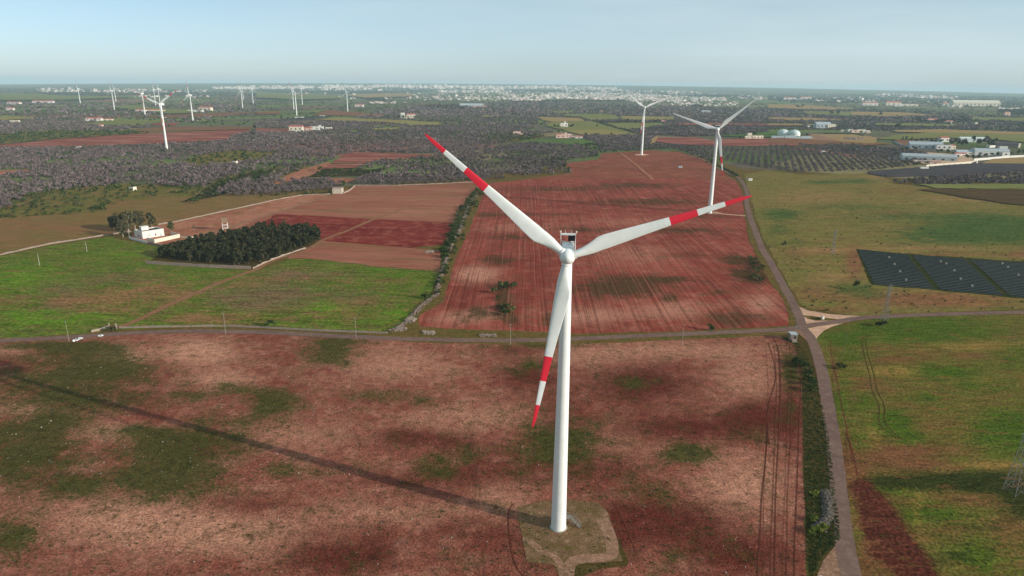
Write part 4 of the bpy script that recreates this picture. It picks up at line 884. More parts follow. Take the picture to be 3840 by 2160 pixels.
mass('olive_groves', bare[300:], M['bare'], [(900, 90, 0.85, 3.3, 2.1), (1500, 44, 1.15, 3.4, 2.1), (2600, 22, 1.6, 3.6, 2.1), (1e9, 10, 2.4, 4.0, 2.2)], 'grey brown leafless olive groves', 5)
# scrub: green bushes of the open land, margins, hedges
scr = []
scr.append(scatter([p for n, p in FIELDS if n == 'scrub_land'][0], 11, [], jitter=0.5, keep=0.75))
for n, p in FIELDS:
    if n in ('scrub_field', 'clearing'): scr.append(scatter(p, 13, [], jitter=0.5, keep=0.6))
    if n == 'grass_field': scr.append(scatter(p, 14, [], jitter=0.5, keep=0.4))
scr.append(scatter(CR('3a', [(1560, 790), (1900, 810), (2000, 900), (2050, 990), (1980, 985), (1850, 880), (1700, 830)]), 9, jitter=0.5, keep=0.7))
scr.append(scatter(CR('3a', [(520, 780), (860, 780), (1300, 845), (1400, 850), (900, 870), (700, 870)]), 12, jitter=0.5, keep=0.6))
scr.append(scatter([(-300, 400), (-300, 225), (900, 222), (2700, 245), (2700, 330), (1900, 330), (900, 300), (0, 350)], 40, EX, jitter=0.5, keep=0.35, big=60))
def along(pts, step, width, n=1, world=False):
    P = np.array([p if world else g(*p) for p in pts]); outp = []
    for a, b in zip(P[:-1], P[1:]):
        L_ = np.hypot(*(b - a)); k = max(1, int(L_ / step))
        for i in range(k * n):
            outp.append(np.append(a + (b - a) * rng.uniform() + rng.normal(0, width, 2), 8.0))
    return np.array(outp)
scr.append(along(CR('3a', [(2060, 1000), (2200, 1070), (2270, 1120)]), 5, 2.0)); scr.append(along(CR('3a', [(680, 515), (1000, 610), (1290, 685)]), 9, 2, 1)); scr.append(along(CR('3a', [(1050, 490), (1110, 545)]), 14, 3))
scr.append(along([(0, 549), (262, 533)], 9, 2)); scr.append(along([(262, 533), (268, 510)], 6, 3)); scr.append(along([(470, 507), (510, 500)], 5, 2)); scr.append(along(CR('2a', [(0, 1310), (760, 1270), (860, 1200)]), 8, 2))
scr.append(along([(1220, 478), (1160, 560), (1112, 700), (1080, 765)], 6.0, 2.4, 1)); scr.append(along([(1203, 478), (1160, 530), (1135, 600), (1112, 660)], 2.6, 1.6))
scr.append(along([(1238, 720), (1275, 718), (1265, 750), (1275, 800)], 5, 3.0, 1)); scr.append(along([(1835, 650), (1880, 650), (1912, 680), (1920, 706), (1860, 690)], 5.5, 3.0, 1))
scr = np.concatenate([s for s in scr if len(s)]); scr = scr[visible(scr)]
mass('scrub', scr, M['bush'], [(800, 60, 0.6, 2.0, 1.2), (1500, 30, 1.0, 2.4, 1.4), (3000, 14, 1.9, 3.6, 1.9), (1e9, 8, 2.6, 6.0, 2.2)], 'dark green scrub and hedges', 15, hs=1.0, kmax=1.5)

# pine wood
PIN = [crown_mesh('crown', M['pine'], 430, 0.72, 2.7, 3.2, 4.4, 30 + i, shell=0.35, lumps=6) for i in range(4)]
PTR = trunk_mesh('trunk', M['bark'], 8.0, 0.22, 2, 4, 0.4)
wood = scatter([(392, 652), (436, 628), (560, 597), (690, 577), (795, 583), (806, 603), (735, 637), (660, 662), (620, 668), (500, 660)], 5.3, jitter=0.3, ang=0.1)
wood = wood[np.argsort(-proj(np.column_stack([wood[:, :2], np.zeros(len(wood))]))[:, 1])]
print('pines', len(wood))
GP = 'pines packed in the walled wood'
for i, (x, y, s) in enumerate(wood[:300]):
    r_ = empty('pine_tree', (x, y, 0), random.uniform(0, 6.28)); k = random.uniform(0.62, 1.22); r_.scale = (k, k, k ** 0.6 * random.uniform(0.8, 1.1))
    u_, v_ = proj([(x, y, 0)])[0]; tag(r_, 'dark green pine ' + ('at the left end of the walled wood' if u_ < 470 else 'at the right end of the walled wood along the track' if u_ > 700 else 'in the front rows of the walled wood, behind the grey wall' if v_ > 645 else 'in the rear of the walled wood, toward the farmyard' if v_ < 612 else 'in the middle of the walled wood'), 'tree', GP)
    link('crown', PIN[i % 4], r_); link('trunk', PTR, r_)
if len(wood) > 300: mass('pine_wood', wood[300:], M['pine'], [(1e9, 150, 0.85, 2.4, 4.2)], 'rear part of the dark walled pine wood', 9, hs=1.0)

def tree(kind, x, y, h, r_, mat, label, bark='bark', n=420, size=0.6, lumps=8, low=0.35, grp=None, seed=0, cat='tree'):
    p = g(x, y); root = empty(kind, (p[0], p[1], 0)); tag(root, label, cat, grp)
    rz_ = h * (1 - low) / 2
    link('crown', crown_mesh('crown', M[mat], n, size, r_, rz_, h - rz_, 500 + seed, shell=0.3, lumps=lumps), root)
    link('trunk', trunk_mesh('trunk', M[bark], h * 0.85, max(0.12, h * 0.02), 4, seed, r_ * 0.45), root)
    return root
c5 = lambda a, b: ((400 + a * .1941) / K, (780 + b * .1941) / K)
GE = 'gum trees behind the white farmhouse'
for i, (a, b, h, r_, lab) in enumerate([(140, 440, 12, 4.5, 'low dark gum tree at the left end of the clump by the farmhouse'), (320, 560, 15, 4.5, 'pale trunked gum tree nearest the field corner left of the farmhouse'),
        (430, 480, 19, 5.0, 'tallest gum tree, in the middle of the clump by the farmhouse'), (560, 440, 18, 5.0, 'broad gum tree right behind the farmhouse left corner'),
        (660, 430, 17, 4.6, 'gum tree directly behind the farmhouse roof'), (880, 400, 14, 4.6, 'gum tree at the right end of the clump, behind the roof box'), (250, 420, 15, 4.5, 'gum tree in the left rear of the clump by the farmhouse')]):
    x, y = c5(a, b); tree('gum_tree', x, y, h, r_, 'euca', lab, 'pale_bark', 720, 0.75, 9, 0.22, GE, i)
x, y = c5(1260, 465); tree('round_tree', x, y, 9.5, 3.6, 'bush', 'round dark tree standing alone right of the farmhouse', n=420, size=0.5, lumps=7, low=0.2, seed=20)
# palm
x, y = c5(1690, 465); p = g(x, y); root = empty('palm_tree', (p[0], p[1], 0)); tag(root, 'small palm on the bare yard right of the farmhouse', 'palm')
m = MB(); m.bar((0, 0, -0.1), (0.2, 0, 5.2), 0.2, 8, 0.16); m.build('trunk', M['bark'], root)
m = MB()
for i in range(22):
    a = i * 2.4; e = rad(random.uniform(-25, 55)); pts = []
    for k in range(5):
        rr = k * 0.5; pts.append(Vector((0.2 + math.cos(a) * rr * math.cos(e), math.sin(a) * rr * math.cos(e), 5.2 + rr * math.sin(e) - 0.16 * rr * rr)))
    sd = Vector((-math.sin(a), math.cos(a), 0))
    for k in range(4):
        w0, w1 = 0.22 * (1 - k / 5), 0.22 * (1 - (k + 1) / 5)
        m.add([pts[k] - sd * w0, pts[k] + sd * w0, pts[k + 1] + sd * w1, pts[k + 1] - sd * w1], [(0, 1, 2, 3)])
for f in m.f: pass
me = m.mesh('fronds', M['bush']); me.attributes.new('tint', 'FLOAT_COLOR', 'POINT'); link('fronds', me, root)

# ------------------------------------------------------------------ farmhouse and its yard
def wall_path(name, pts, h, t, mat, label, cat='wall', rough=0.0, grp=None, world=False, capm=None):
    P = [np.asarray(p if world else g(*p), float) for p in pts]; m = MB()
    for a, b in zip(P[:-1], P[1:]):
        L_ = np.hypot(*(b - a)); n = max(1, int(L_ / 3)) if rough else 1; d = (b - a) / max(L_, 1e-6); nn = np.array([-d[1], d[0]]) * t / 2; hs = [h + rng.normal(0, rough) for _ in range(n + 1)]
        for i in range(n):
            p0 = a + (b - a) * i / n; p1 = a + (b - a) * (i + 1) / n; h0 = hs[i]; h1 = hs[i + 1]
            vs = [(*(p0 - nn), -0.1), (*(p1 - nn), -0.1), (*(p1 + nn), -0.1), (*(p0 + nn), -0.1), (*(p0 - nn), h0), (*(p1 - nn), h1), (*(p1 + nn), h1), (*(p0 + nn), h0)]
            m.add(vs, [(4, 5, 6, 7), (0, 1, 5, 4), (1, 2, 6, 5), (2, 3, 7, 6), (3, 0, 4, 7)])
    o = m.build(name, M[mat]); return tag(o, label, cat, grp)
def winpart(parent, name, a, b, t0, t1, z0, z1, mat='window', out_=0.06):
    """a pane or door set on the wall that runs from a to b (plan points), t0..t1 along it"""
    a = np.array(a, float); b = np.array(b, float); d = b - a; L_ = np.hypot(*d); u = d / L_; n = np.array([u[1], -u[0]])
    p0 = a + d * t0 - n * 0.1; p1 = a + d * t1 - n * 0.1; q0 = a + d * t0 + n * out_; q1 = a + d * t1 + n * out_
    m = MB(); m.prism([tuple(q0), tuple(q1), tuple(p1), tuple(p0)], z0, z1); m.v = [tuple(v) for v in m.v]
    return m.build(name, M[mat], parent)
A = g(*c5(545, 560)); B = g(*c5(702, 598)); Cc = g(*c5(1118, 535)); Dd = A + (Cc - B)
HH = 5.2
root = empty('farmhouse', (0, 0, 0)); tag(root, 'white flat roofed farmhouse beside the dark pine wood', 'house')
m = MB(); m.prism([tuple(A), tuple(B), tuple(Cc), tuple(Dd)], -0.1, HH); m.build('wall', M['plaster'], root)
cen = (A + B + Cc + Dd) / 4; ins = [tuple(cen + (q - cen) * 0.93) for q in (A, B, Cc, Dd)]; ous = [tuple(q) for q in (A, B, Cc, Dd)]
m = MB(); m.prism(ins, HH + 0.003, HH + 0.05); m.build('roof', M['darkroof'], root)
m = MB()
for i in range(4):
    j = (i + 1) % 4; m.add([(*ous[i], HH), (*ous[j], HH), (*ins[j], HH), (*ins[i], HH), (*ous[i], HH + .7), (*ous[j], HH + .7), (*ins[j], HH + .7), (*ins[i], HH + .7)], [(4, 5, 6, 7), (0, 1, 5, 4), (2, 3, 7, 6)])
m.build('parapet', M['plaster'], root)
ang_h = math.atan2(*(Cc - B)[::-1]); rb = cen + (Dd - A) * -0.12 + (A - B) * 0.25
rbx = MB(); rbx.box((rb[0], rb[1], HH + 1.5), (5.5, 4.2, 2.9), rz=ang_h); rbx.box((rb[0], rb[1], HH + 3.05), (5.7, 4.4, 0.2), rz=ang_h); ro = rbx.build('roof_room', M['plaster'], root)
winpart(root, 'window', B, Cc, .57, .63, 1.3, 2.7); winpart(root, 'window', B, Cc, .28, .31, 1.6, 2.8); winpart(root, 'door', B, Cc, .80, .87, 0.1, 2.5, 'greyroof'); winpart(root, 'window', A, B, .45, .55, .9, 2.5); winpart(root, 'window', A, B, .65, .75, .9, 2.5)
yw = [c5(790, 640), c5(930, 678), c5(1415, 572), c5(1245, 520)]
wall_path('yard_wall', yw, 3.0, 0.35, 'cream', 'tall cream wall round the farmhouse front yard')
wall_path('garden_wall', [c5(445, 600), c5(700, 668), c5(790, 690)], 2.0, 0.35, 'plaster', 'pale garden wall in shade at the left of the farmhouse')
wall_path('low_wall', [c5(1440, 575), c5(1600, 592), c5(1750, 562)], 1.2, 0.4, 'cream', 'low cream wall piece on the yard between farmhouse and pines')
wall_path('boundary_wall', [c5(790, 692), c5(1240, 782), c5(1300, 800)], 1.6, 0.5, 'wallstone', 'grey stone wall from the farmhouse down to the pine wood', rough=0.15)
wall_path('boundary_wall', [c5(765, 1075), c5(1000, 1090), c5(1500, 1120), c5(2000, 1150), c5(2576, 1172), (630, 677)], 2.0, 0.6, 'wallstone', 'long grey stone wall along the front of the pine wood', rough=0.12)
wall_path('boundary_wall', [(636, 676)] + CR('6a', [(150, 690), (300, 635), (460, 580), (500, 570)]), 1.0, 0.5, 'stone', 'low pale stone wall between the pine wood and the dirt track', rough=0.2)
wall_path('drystone_wall', [(-200, 683), (0, 642), (125, 614.5), (275, 591), (330, 583)], 1.0, 0.6, 'wallstone', 'drystone wall between the dun field and the green field at left', rough=0.2)
wall_path('drystone_wall', [(397, 566), (440, 559), (530, 539.5), (644, 515), (700, 502), (760, 492), (831, 489)], 1.1, 0.6, 'wallstone', 'drystone wall running from the farm to the open concrete ruin', rough=0.2)
wall_path('drystone_wall', [(864, 487), (880, 480), (893, 468)], 1.6, 0.8, 'stone', 'short pale drystone wall climbing right of the open concrete ruin', rough=0.1)
wall_path('drystone_wall', [(895, 467), (1000, 467), (1100, 463), (1196, 458)], 1.0, 0.8, 'wallstone', 'thin wall between the pale stubble and the bare grove above it', rough=0.2)
wall_path('roadside_wall', [(300, 826), (400, 823.5), (560, 821), (660, 825), (800, 833), (975, 839)], 0.9, 0.5, 'wallstone', 'low pale wall along the road below the green field', rough=0.12)
wall_path('roadside_wall', CR('5a', [(920, 1412), (1010, 1395), (1100, 1358)]), 1.3, 0.5, 'stone', 'short curved wall left of the field gate by the road', rough=0.08)

# water tower
def quadpos(a, b): return g(*c5(a, b))
wt0 = quadpos(2205, 465); wt1 = quadpos(2340, 455); wc = (wt0 + wt1) / 2 + np.array([0, 3.0]); ww = np.hypot(*(wt1 - wt0)) * 0.8
root = empty('water_tower', (wc[0], wc[1], 0), 0.35); tag(root, 'square concrete water tower on white legs behind the pines', 'water tower')
for sx_ in (-1, 1):
    for sy_ in (-1, 1):
        m = MB(); m.box((sx_ * ww / 2 * .9, sy_ * ww / 2 * .9, 3.6), (0.45, 0.45, 7.4)); m.build('leg', M['plaster'], root)
for z in (2.6, 5.2):
    m = MB()
    for s_ in (-1, 1): m.box((0, s_ * ww / 2 * .9, z), (ww * .9 - .45, 0.3, 0.3)); m.box((s_ * ww / 2 * .9, 0, z), (0.3, ww * .9 - .45, 0.3))
    m.build('brace', M['plaster'], root)
m = MB(); m.box((0, 0, 9.2), (ww * 1.02, ww * 1.02, 3.8)); m.box((0, 0, 11.2), (ww * 1.1, ww * 1.1, 0.2)); m.build('tank', M['tank'], root)

# open concrete ruin with columns
r6 = lambda a, b: ((1180 + a * .1173) / K, (660 + b * .1173) / K)
a_ = g(*r6(590, 572)); b_ = g(*r6(855, 572)); c_ = g(*r6(915, 548)); u = (b_ - a_); v = np.array([u[1], -u[0]]) / np.hypot(*u) * -7.5
v = (c_ - b_) if np.hypot(*(c_ - b_)) > 4 else v
root = empty('columned_ruin', (0, 0, 0)); tag(root, 'roofless pale building frame with open columns at the wall bend', 'ruin')
m = MB()
for i in range(8):
    for base in (a_, a_ + v):
        q = base + u * i / 7; m.box((q[0], q[1], 3.1), (0.7, 0.7, 6.3), math.atan2(u[1], u[0]))
for t_ in (0.33, 0.66): q = b_ + v * t_; m.box((q[0], q[1], 3.1), (0.7, 0.7, 6.3))
m.build('column', M['cream'], root)
m = MB(); q0 = [tuple(a_ - u * .03), tuple(b_ + u * .03), tuple(b_ + u * .03 + v * 1.05), tuple(a_ - u * .03 + v * 1.05)]; m.prism(q0, 5.9, 7.3); m.build('beam', M['wallstone'], root)

# ------------------------------------------------------------------ buildings
def house(px, w_, d_, h, label, wall='plaster', roof='flat', rz=0.15, name='house', grp=None, roofm='redroof', wins=2, cat='house', tower=None):
    p = g(*px); root = empty(name, (p[0], p[1], float(terrain(p[0], p[1]))), rz); tag(root, label, cat, grp)
    m = MB(); m.box((0, d_ / 2, h / 2), (w_, d_, h)); m.build('wall', M[wall], root)
    m = MB()
    if roof == 'flat':
        m.box((0, d_ / 2, h + 0.02), (w_ * .94, d_ * .94, 0.1)); m.build('roof', M[roofm if roofm != 'redroof' else 'darkroof'], root)
    elif roof == 'gable':
        x, y, k = w_ / 2 + .3, d_ / 2 + .3, h + d_ * 0.26
        m.add([(-x, d_ / 2 - y, h - .05), (x, d_ / 2 - y, h - .05), (x, d_ / 2 + y, h - .05), (-x, d_ / 2 + y, h - .05), (-x, d_ / 2, k), (x, d_ / 2, k)], [(0, 1, 5, 4), (2, 3, 4, 5), (0, 4, 3), (1, 2, 5)]); m.build('roof', M[roofm], root)
    elif roof == 'barrel':
        n = 10; vs = []
        for s_ in (-1, 1):
            for i in range(n + 1): a = math.pi * i / n; vs.append((s_ * (w_ / 2 + .2), d_ / 2 - math.cos(a) * (d_ / 2 + .2), h + math.sin(a) * d_ * 0.22))
        fs = [(i, n + 1 + i, n + 2 + i, i + 1) for i in range(n)]; m.add(vs, fs, 0, True); m.add(vs[:n + 1], [tuple(range(n + 1))]); m.add(vs[n + 1:], [tuple(range(n + 1))[::-1]]); m.build('roof', M[roofm], root)
    for i in range(wins):
        x = (i + .5) / wins * w_ - w_ / 2; m = MB(); m.box((x, -0.0, h * .5), (w_ / wins * .3, 0.16, h * .35)); m.build('window', M['window'], root)
    if tower: m = MB(); m.box((tower[0], d_ / 2, h + tower[2] / 2), (tower[1], tower[1], tower[2] - .02)); m.build('turret', M[wall], root)
    return root
X = lambda crop, a, b: CR(crop, [(a, b)])[0]
house(X('1a', 1322, 1250), 6.0, 5, 4.6, 'small pinkish white hut in the green scrub at left', 'cream', rz=-.3, name='hut', cat='hut')
house(X('1a', 2355, 990), 7.5, 5, 6.0, 'tiny pale hut between grove trees right of the clearing', 'cream', rz=-.2, name='hut', cat='hut', wins=1)
house(X('1a', 775, 826), 8, 6, 4, 'tiny grey hut at the lower edge of the long red field', 'plaster', rz=0, name='hut', cat='hut', wins=0)
house(X('1a', 940, 548), 46, 14, 8, 'red roofed farm above the bright green field at far left', 'plaster', 'gable', .1, 'farmhouse', wins=4)
house(X('1a', 1030, 545), 60, 8, 5, 'long cream wing at the right of the red roofed far left farm', 'cream', 'gable', .25, 'farmhouse', wins=4)
house(X('1a', 880, 547), 24, 12, 5, 'low pale wing at the left of the red roofed far left farm', 'cream', 'flat', .1, 'farmhouse')
house(X('1a', 1015, 612), 9, 8, 7, 'lone pink hut at the top edge of the grove below the far left farm', 'pinkwall', 'gable', .1, 'hut', cat='hut', wins=1)
house(X('1a', 1415, 460), 40, 16, 9, 'white far house left of the third left turbine base', 'plaster', 'gable', .1, wins=3); house(X('1a', 1560, 458), 70, 16, 8, 'long pink roofed far house behind the largest left turbine', 'cream', 'gable', .1, wins=4)
house(X('1a', 1965, 455), 60, 16, 8, 'white low farm right of the turbine with an upright blade', 'plaster', 'flat', .1, wins=4); house(X('1a', 2060, 445), 55, 20, 14, 'taller cream farm behind the low one at the far left', 'cream', 'gable', -.1, wins=3)
house(X('1a', 430, 365), 110, 20, 9, 'white long farm sheds at the upper far left', 'plaster', 'gable', .1, wins=5); house(X('1a', 130, 378), 70, 20, 9, 'whitish shed near the left edge below the horizon', 'plaster', 'gable', -.1, wins=3)
house(X('1a', 98, 438), 26, 14, 8, 'small white red roofed house at the far left edge', 'plaster', 'gable', .1); house(X('1a', 140, 572), 22, 12, 9, 'small beige block in the grove near the left edge', 'cream', 'flat', .1); house(X('1a', 1650, 525), 10, 8, 5, 'tiny white cabin right of the largest left turbine tower', 'plaster', 'flat', wins=1)
house(X('2a', 400, 648), 34, 14, 11, 'big cream house with pink roof, left one of the farm row left of centre', 'cream', 'gable', .05, wins=3, roofm='redroof'); house(X('2a', 495, 642), 34, 12, 6, 'low pink roofed wing in the farm row left of centre', 'pinkwall', 'gable', .1, wins=3)
house(X('2a', 610, 636), 34, 12, 9, 'white house in the middle of the farm row left of centre', 'plaster', 'flat', .1, wins=3, tower=(8, 6, 3)); house(X('2a', 625, 655), 7, 6, 7, 'narrow white block before the white house of the farm row', 'plaster', 'flat', .0, wins=1)
house(X('2a', 730, 640), 16, 10, 8, 'small cream house at the right end of the farm row left of centre', 'cream', 'flat', .1); house(X('2a', 425, 656), 26, 4, 3, 'low white wall block before the left house of the farm row', 'plaster', 'flat', .05, wins=0)
house(X('2a', 435, 519), 30, 8, 5, 'white cabin on the dark solar strip below the nearest middle turbine', 'plaster', 'flat', .0, 'cabin', cat='cabin', wins=1); house(X('2a', 665, 502), 18, 8, 4, 'smaller white cabin at the right end of the dark solar strip', 'plaster', 'flat', .0, 'cabin', cat='cabin', wins=1)
house(X('2a', 1478, 528), 14, 12, 22, 'white tower like villa left of the green field above centre', 'plaster', 'flat', .1, wins=2); house(X('2a', 1560, 522), 30, 14, 14, 'pink and white villa right of the white tower villa', 'cream', 'gable', .1, wins=3); house(X('2a', 1520, 527), 24, 10, 6, 'low wing joining the white tower villa and its neighbour', 'cream', 'flat', .1)
house(X('2a', 1038, 403), 46, 18, 10, 'white shed right of the lone far turbine', 'plaster', 'gable', .0, wins=2); house(X('2a', 2170, 408), 130, 30, 12, 'pale roofed warehouse before the far white town', 'greyroof', 'gable', .1, 'warehouse', cat='warehouse', roofm='greyroof', wins=4)
house(X('2a', 2270, 410), 90, 10, 6, 'long cream wall building right of the pale roofed warehouse', 'cream', 'gable', .3, wins=3)
house(X('3a', 525, 612), 22, 12, 13, 'grey white villa among dark trees on the green field', 'plaster', 'flat', .1, wins=2, tower=(3, 5, 4)); house(X('3a', 500, 612), 14, 10, 7, 'low grey annex left of the villa on the green field', 'cream', 'flat', .1)
house(X('3a', 545, 718), 26, 12, 10, 'pink ruined manor above the dark green field', 'pinkwall', 'flat', .1, wins=4, tower=(0, 4, 3)); house(X('3a', 490, 718), 22, 10, 8, 'reddish left wing of the pink manor', 'pinkwall', 'gable', .1, wins=2); house(X('3a', 600, 718), 26, 9, 5, 'low pink wing right of the manor', 'pinkwall', 'flat', .05, wins=3)
house(X('3a', 675, 722), 18, 8, 4, 'white shed at the right end of the pink manor', 'plaster', 'gable', .0, wins=1); house(X('3a', 50, 690), 18, 9, 9, 'pink ruin in the bare grove left of the manor', 'pinkwall', 'flat', .2, 'ruin', cat='ruin'); house(X('3a', 85, 693), 14, 8, 5, 'low pink ruin wall right beside the pink ruin', 'pinkwall', 'flat', .2, 'ruin', cat='ruin', wins=1)
house(X('3a', 1525, 566), 14, 10, 7, 'tiny white house at the right end of the dark hedge strip', 'plaster', 'gable', wins=1); house(X('3a', 893, 466), 12, 10, 9, 'tiny white cabin above the green fields', 'plaster', 'gable', wins=1)
house(X('3a', 2360, 732), 14, 10, 8, 'low left part of the grey ruin beside the second turbine', 'cream', 'flat', .1, 'ruin', cat='ruin'); house(X('3a', 2390, 732), 10, 9, 15, 'tall middle part of the grey ruin beside the second turbine', 'cream', 'flat', .1, 'ruin', cat='ruin'); house(X('3a', 2475, 732), 26, 12, 9, 'long beige right part of the ruin beside the second turbine', 'cream', 'flat', .1, 'ruin', cat='ruin', wins=3)
house(X('3a', 1955, 462), 46, 14, 6, 'pale shed roof in the grove above the second turbine', 'greyroof', 'gable', .1, 'shed', cat='shed', roofm='greyroof', wins=0); house(X('3a', 2160, 388), 26, 14, 10, 'tiny bright white house below the right end of the town', 'plaster', 'gable', wins=1); house(X('3a', 2230, 387), 34, 14, 8, 'small white block right of the tiny bright house', 'plaster', 'flat', wins=1)
house(X('3a', 2400, 1150), 5, 4, 3.4, 'small white cabin on the meadow right of the eastern road', 'plaster', 'flat', .2, 'cabin', cat='cabin', wins=1)
house(X('3a', 1695, 1018), 5.5, 3, 2.8, 'small grey pair of tanks in the upper red field', 'greyroof', 'flat', .1, 'tank_block', cat='tank', wins=1)
# right-hand farms and works
house(X('4a', 640, 620), 26, 22, 12, 'lit cream front block of the big grey barn at right', 'cream', 'flat', .0, 'barn', cat='barn', wins=0, roofm='greyroof'); house(X('4a', 560, 619), 46, 24, 12, 'grey metal barn with a cream end above the domes', 'greyroof', 'gable', .0, 'barn', cat='barn', roofm='greyroof', wins=4)
house(X('4a', 1590, 830), 62, 22, 9, 'long warehouse with pale blue roof, upper one of the right works', 'greyroof', 'gable', -.28, 'warehouse', cat='warehouse', roofm='greyroof', wins=5)
house(X('4a', 1770, 838), 30, 16, 10, 'bright cream end building of the upper right warehouse', 'plaster', 'flat', -.1, 'warehouse', cat='warehouse', wins=3); house(X('4a', 1850, 832), 16, 10, 7, 'small pale house right of the cream end building', 'cream', 'gable', .1)
house(X('4a', 1620, 950), 84, 20, 7, 'long arched barn with pale blue roof, lower one of the right works', 'greyroof', 'barrel', -.30, 'barn', cat='barn', roofm='greyroof', wins=6)
house(X('4a', 1570, 962), 30, 5, 3.5, 'low white shed in front of the arched barn', 'plaster', 'flat', -.25, 'shed', cat='shed', wins=2); house(X('4a', 1680, 985), 16, 6, 3.5, 'small white shed by the arched barn gable', 'plaster', 'gable', -.2, 'shed', cat='shed', wins=1); house(X('4a', 1300, 935), 24, 6, 3, 'low pale greenhouse left of the arched barn', 'plaster', 'flat', -.1, 'shed', cat='shed', wins=0)
house(X('4a', 1940, 905), 22, 8, 5, 'small white house among trees right of the arched barn', 'plaster', 'gable', .1); house(X('4a', 2040, 890), 50, 16, 5, 'wide pale roofed shed among trees at right', 'cream', 'gable', -.05, 'shed', cat='shed', roofm='greyroof', wins=3)
house(X('4a', 2250, 895), 60, 20, 8, 'blue grey roofed hall near the right edge', 'plaster', 'barrel', -.15, 'hall', cat='barn', roofm='greyroof', wins=3); house(X('4a', 2392, 900), 14, 10, 7, 'bright white block at the right end of the blue grey hall', 'plaster', 'flat', .0, wins=1)
house(X('4a', 2505, 815), 14, 12, 9, 'pale end block of the dark shed at the right edge', 'cream', 'flat', .05, 'shed', cat='shed', wins=1); house(X('4a', 2400, 815), 50, 16, 8, 'long dark shed at the right edge of the works', 'darkroof', 'gable', .0, 'shed', cat='shed', roofm='darkroof', wins=0)
house(X('4a', 2260, 815), 20, 8, 5, 'small white shed left of the dark shed', 'plaster', 'flat', .4, 'shed', cat='shed', wins=0); house(X('4a', 2370, 825), 16, 8, 5, 'small white shed before the dark shed', 'plaster', 'flat', -.1, 'shed', cat='shed', wins=0)
house(X('4a', 1780, 758), 22, 12, 9, 'greenish white house behind the upper warehouse', 'plaster', 'gable', .1); house(X('4a', 2070, 760), 60, 14, 8, 'pale greenhouse roof between dark pines at right', 'dome', 'gable', -.1, 'greenhouse', cat='greenhouse', roofm='dome', wins=0)
for i, a in enumerate((1548, 1572, 1600)): house(X('4a', a, 1040), 4.5, 4, 4.5, ['left', 'middle', 'right'][i] + ' one of three white cabins at the dark solar park', 'plaster', 'flat', .0, 'cabin', cat='cabin', wins=0, roofm='plaster')
house(X('4a', 2100, 398), 330, 60, 26, 'very long cream factory with saw tooth top below the right horizon', 'cream', 'gable', -.05, 'factory', cat='factory', roofm='cream', wins=12)
house(X('4a', 1803, 390), 60, 30, 12, 'small red roofed hall left of the very long factory', 'cream', 'gable', .0, 'factory', cat='factory', wins=2); house(X('4a', 1265, 390), 110, 40, 20, 'cream hall with red top, middle of the right horizon works', 'cream', 'gable', .0, 'factory', cat='factory', wins=3)
house(X('4a', 1400, 398), 150, 40, 14, 'long low pale hall right of the cream hall', 'cream', 'flat', -.02, 'factory', cat='factory', wins=4, roofm='greyroof'); house(X('4a', 1310, 399), 50, 20, 14, 'bright white block between the two pale halls', 'plaster', 'flat', .0, 'factory', cat='factory', wins=1)
house(X('4a', 1030, 390), 110, 30, 16, 'white hall with pink roof left of the horizon works', 'plaster', 'gable', .0, 'factory', cat='factory', wins=3); house(X('4a', 222, 335), 120, 30, 20, 'bright white hall below the horizon, left of the antenna mast', 'plaster', 'gable', .0, 'factory', cat='factory', wins=2); house(X('4a', 385, 328), 110, 30, 20, 'pink white hall right of the bright white one', 'cream', 'gable', .0, 'factory', cat='factory', wins=2)
house(X('4a', 1660, 555), 40, 14, 9, 'white farmhouse before the dark trees at right', 'plaster', 'gable', .1); house(X('4a', 1825, 575), 24, 12, 9, 'small white house at the foot of the dark trees at right', 'plaster', 'gable', -.1, wins=1); house(X('4a', 2410, 493), 26, 16, 14, 'tiny pinkish tower house near the right edge', 'pinkwall', 'gable', .1, wins=1); house(X('4a', 2095, 590), 8, 8, 10, 'tiny cream hut on the plain at right', 'cream', 'flat', .1, 'hut', cat='hut', wins=0)
for i, (a, b, w_, h) in enumerate([(770, 658, 18, 6), (830, 660, 14, 8), (880, 664, 22, 7), (935, 662, 26, 8), (990, 664, 20, 6), (1010, 668, 12, 4)]): house(X('4a', a, b), w_, 10, h, ['first', 'second', 'third', 'fourth', 'fifth', 'sixth'][i] + ' pale ruin from the left in the row above the quarry dump', ['cream', 'plaster', 'pinkwall'][i % 3], 'flat', .1, 'ruin', cat='ruin', wins=1)
house(X('4a', 410, 607), 8, 6, 4, 'tiny white cabin left of the grey barn', 'plaster', 'flat', .1, 'cabin', cat='cabin', wins=0); house(X('4a', 557, 868), 6, 5, 4, 'tiny white hut on the red track above the orchard', 'plaster', 'flat', .1, 'hut', cat='hut', wins=0)
wall_path('works_wall', CR('4a', [(1590, 1012), (1780, 998), (1950, 985), (2105, 970), (2095, 978)]), 4.0, 0.5, 'cream', 'cream wall in front of the arched barn and its yard')
wall_path('works_wall', CR('4a', [(2070, 948), (2200, 938), (2420, 918), (2700, 905)]), 4.0, 0.5, 'plaster', 'bright white wall right of the arched barn along the field')
wall_path('works_wall', CR('4a', [(1270, 760), (1350, 800), (1480, 822)]), 3.0, 0.6, 'greyroof', 'grey curved wall left of the upper warehouse')
field('works_yard', CR('4a', [(1400, 940), (1560, 985), (1800, 995), (2100, 968), (2000, 900), (1600, 870), (1380, 900)]), 'yard', keep=False, layer=60)
